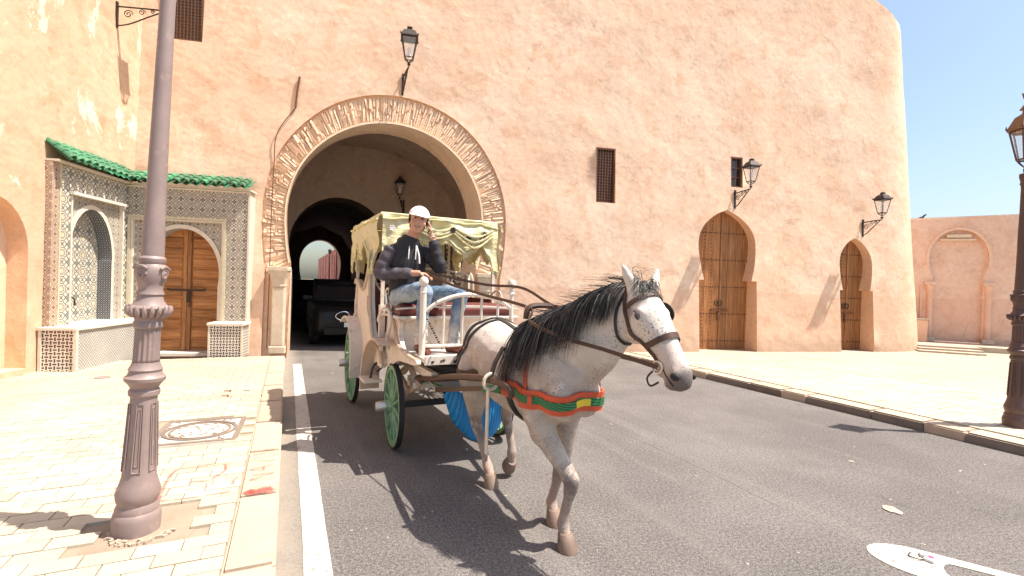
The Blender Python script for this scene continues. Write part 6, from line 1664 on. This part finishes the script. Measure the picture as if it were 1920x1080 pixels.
for a_, yaw in ((AN_R, .2), (AN_L, .75)):
    f = V((math.cos(yaw), math.sin(yaw), 0)); s_ = V((-f.y, f.x, 0))
    def shoe(m):
        z0 = 1.058; c = V((a_.x, a_.y, z0))
        oloft(m, [(c - f * .075 + V((0, 0, .042)), .030, .040), (c - f * .05 + V((0, 0, .046)), .042, .046), (c + V((0, 0, .050)), .044, .050), (c + f * .07 + V((0, 0, .038)), .046, .038), (c + f * .13 + V((0, 0, .030)), .044, .030), (c + f * .175 + V((0, 0, .024)), .026, .022)], s_)
    ppart('shoe', M['shoe'], shoe)
t, o2 = fthing('mobile_phone', 'dark mobile phone held to the ear of the man in the white cap', 'phone', FC, ear.x, ear.y, ear.z)
m = MB(); ax = (hd_(.045, .088, -.07) - hd_(-.01, .10, .04)).normalized(); rot = Matrix((ax, (HM @ V((0, 1, 0))).cross(ax).normalized(), (HM @ V((0, 1, 0))))).transposed()
m.box((0, 0, 0), (.145, .07, .010), m=rot); bevel(m.build('case', M['phone'], t), .004)
m = MB(); m.box((HM @ V((0, -.006, 0))), (.132, .062, .002), m=rot); m.build('screen', M['window_glass'], t)
# reins and whip cord
def cordthing(name, label, cat, paths, mat, w=.018, h=.006):
    o = V(paths[0][0]); t, oo = fthing(name, label, cat, FC, o.x, o.y, o.z)
    for P in paths:
        m = MB(); P = catmull(P, 6); rings = []
        for i, p in enumerate(P):
            tt = (P[min(i + 1, len(P) - 1)] - P[max(i - 1, 0)]).normalized(); sd = tt.cross(V((0, 0, 1))).normalized(); up = sd.cross(tt); rings.append([p + sd * h / 2 + up * w / 2, p - sd * h / 2 + up * w / 2, p - sd * h / 2 - up * w / 2, p + sd * h / 2 - up * w / 2])
        m.loft(rings); m.build('rein', mat, t, off=oo)
    return t
HH = HA_R + V((.07, .05, 0))
bitR = hp(.80, -.075, -.045); bitL = hp(.80, .075, -.045)
cordthing('reins', 'brown leather reins running from the driver to the bridle', 'reins', [
    [HH, (.75, -.30, 1.74), (1.30, -.20, 1.66), (1.97, -.10, 1.58), (2.20, -.22, 1.50), (2.45, -.12, 1.42), (2.70, .02, 1.37), bitR],
    [HH + V((.01, .01, .01)), (.78, .06, 1.74), (1.25, .22, 1.72), (1.97, .10, 1.60), (2.25, .24, 1.52), (2.55, .30, 1.46), bitL]], M['leather'], .024)
# crushed wrapper on the road marking and a scrap of card
t = thing('crushed_carton', 'crushed white carton with a pink patch lying on the hairpin road marking', 'litter', V((2.83, 3.17, .005)), .5)
m = MB(); m.box((0.0, 0.0, .010), (.10, .055, .018), .1); m.box((.012, .045, .012), (.06, .04, .02), .5); bevel(m.build('carton', M['cap'], t), .004)
m = MB(); m.box((.0, 0.0, .0205), (.04, .03, .002), .1); m.build('pink_patch', plain('pink_print', (.62, .10, .18), .5), t)
m = MB(); m.tube(catmull([(-.05, .02, .004), (-.09, .04, .010), (-.08, .09, .004), (-.03, .10, .008)], 5), .004, 5); m.build('torn_strip', M['c_black'], t)
t = thing('card_scrap', 'pale scrap of flattened card on the asphalt above the hairpin marking', 'litter', V((3.15, 3.9, .004)), .2)
m = MB(); pts = []
for k in range(14):
    a = k / 14 * 6.283; r = random.uniform(.7, 1.1); pts.append((.065 * r * math.cos(a), .085 * r * math.sin(a)))
m.prism(pts, lambda a, b, d: V((a, b, d)), 0, .004); m.build('card', M['kerb_tan'], t)
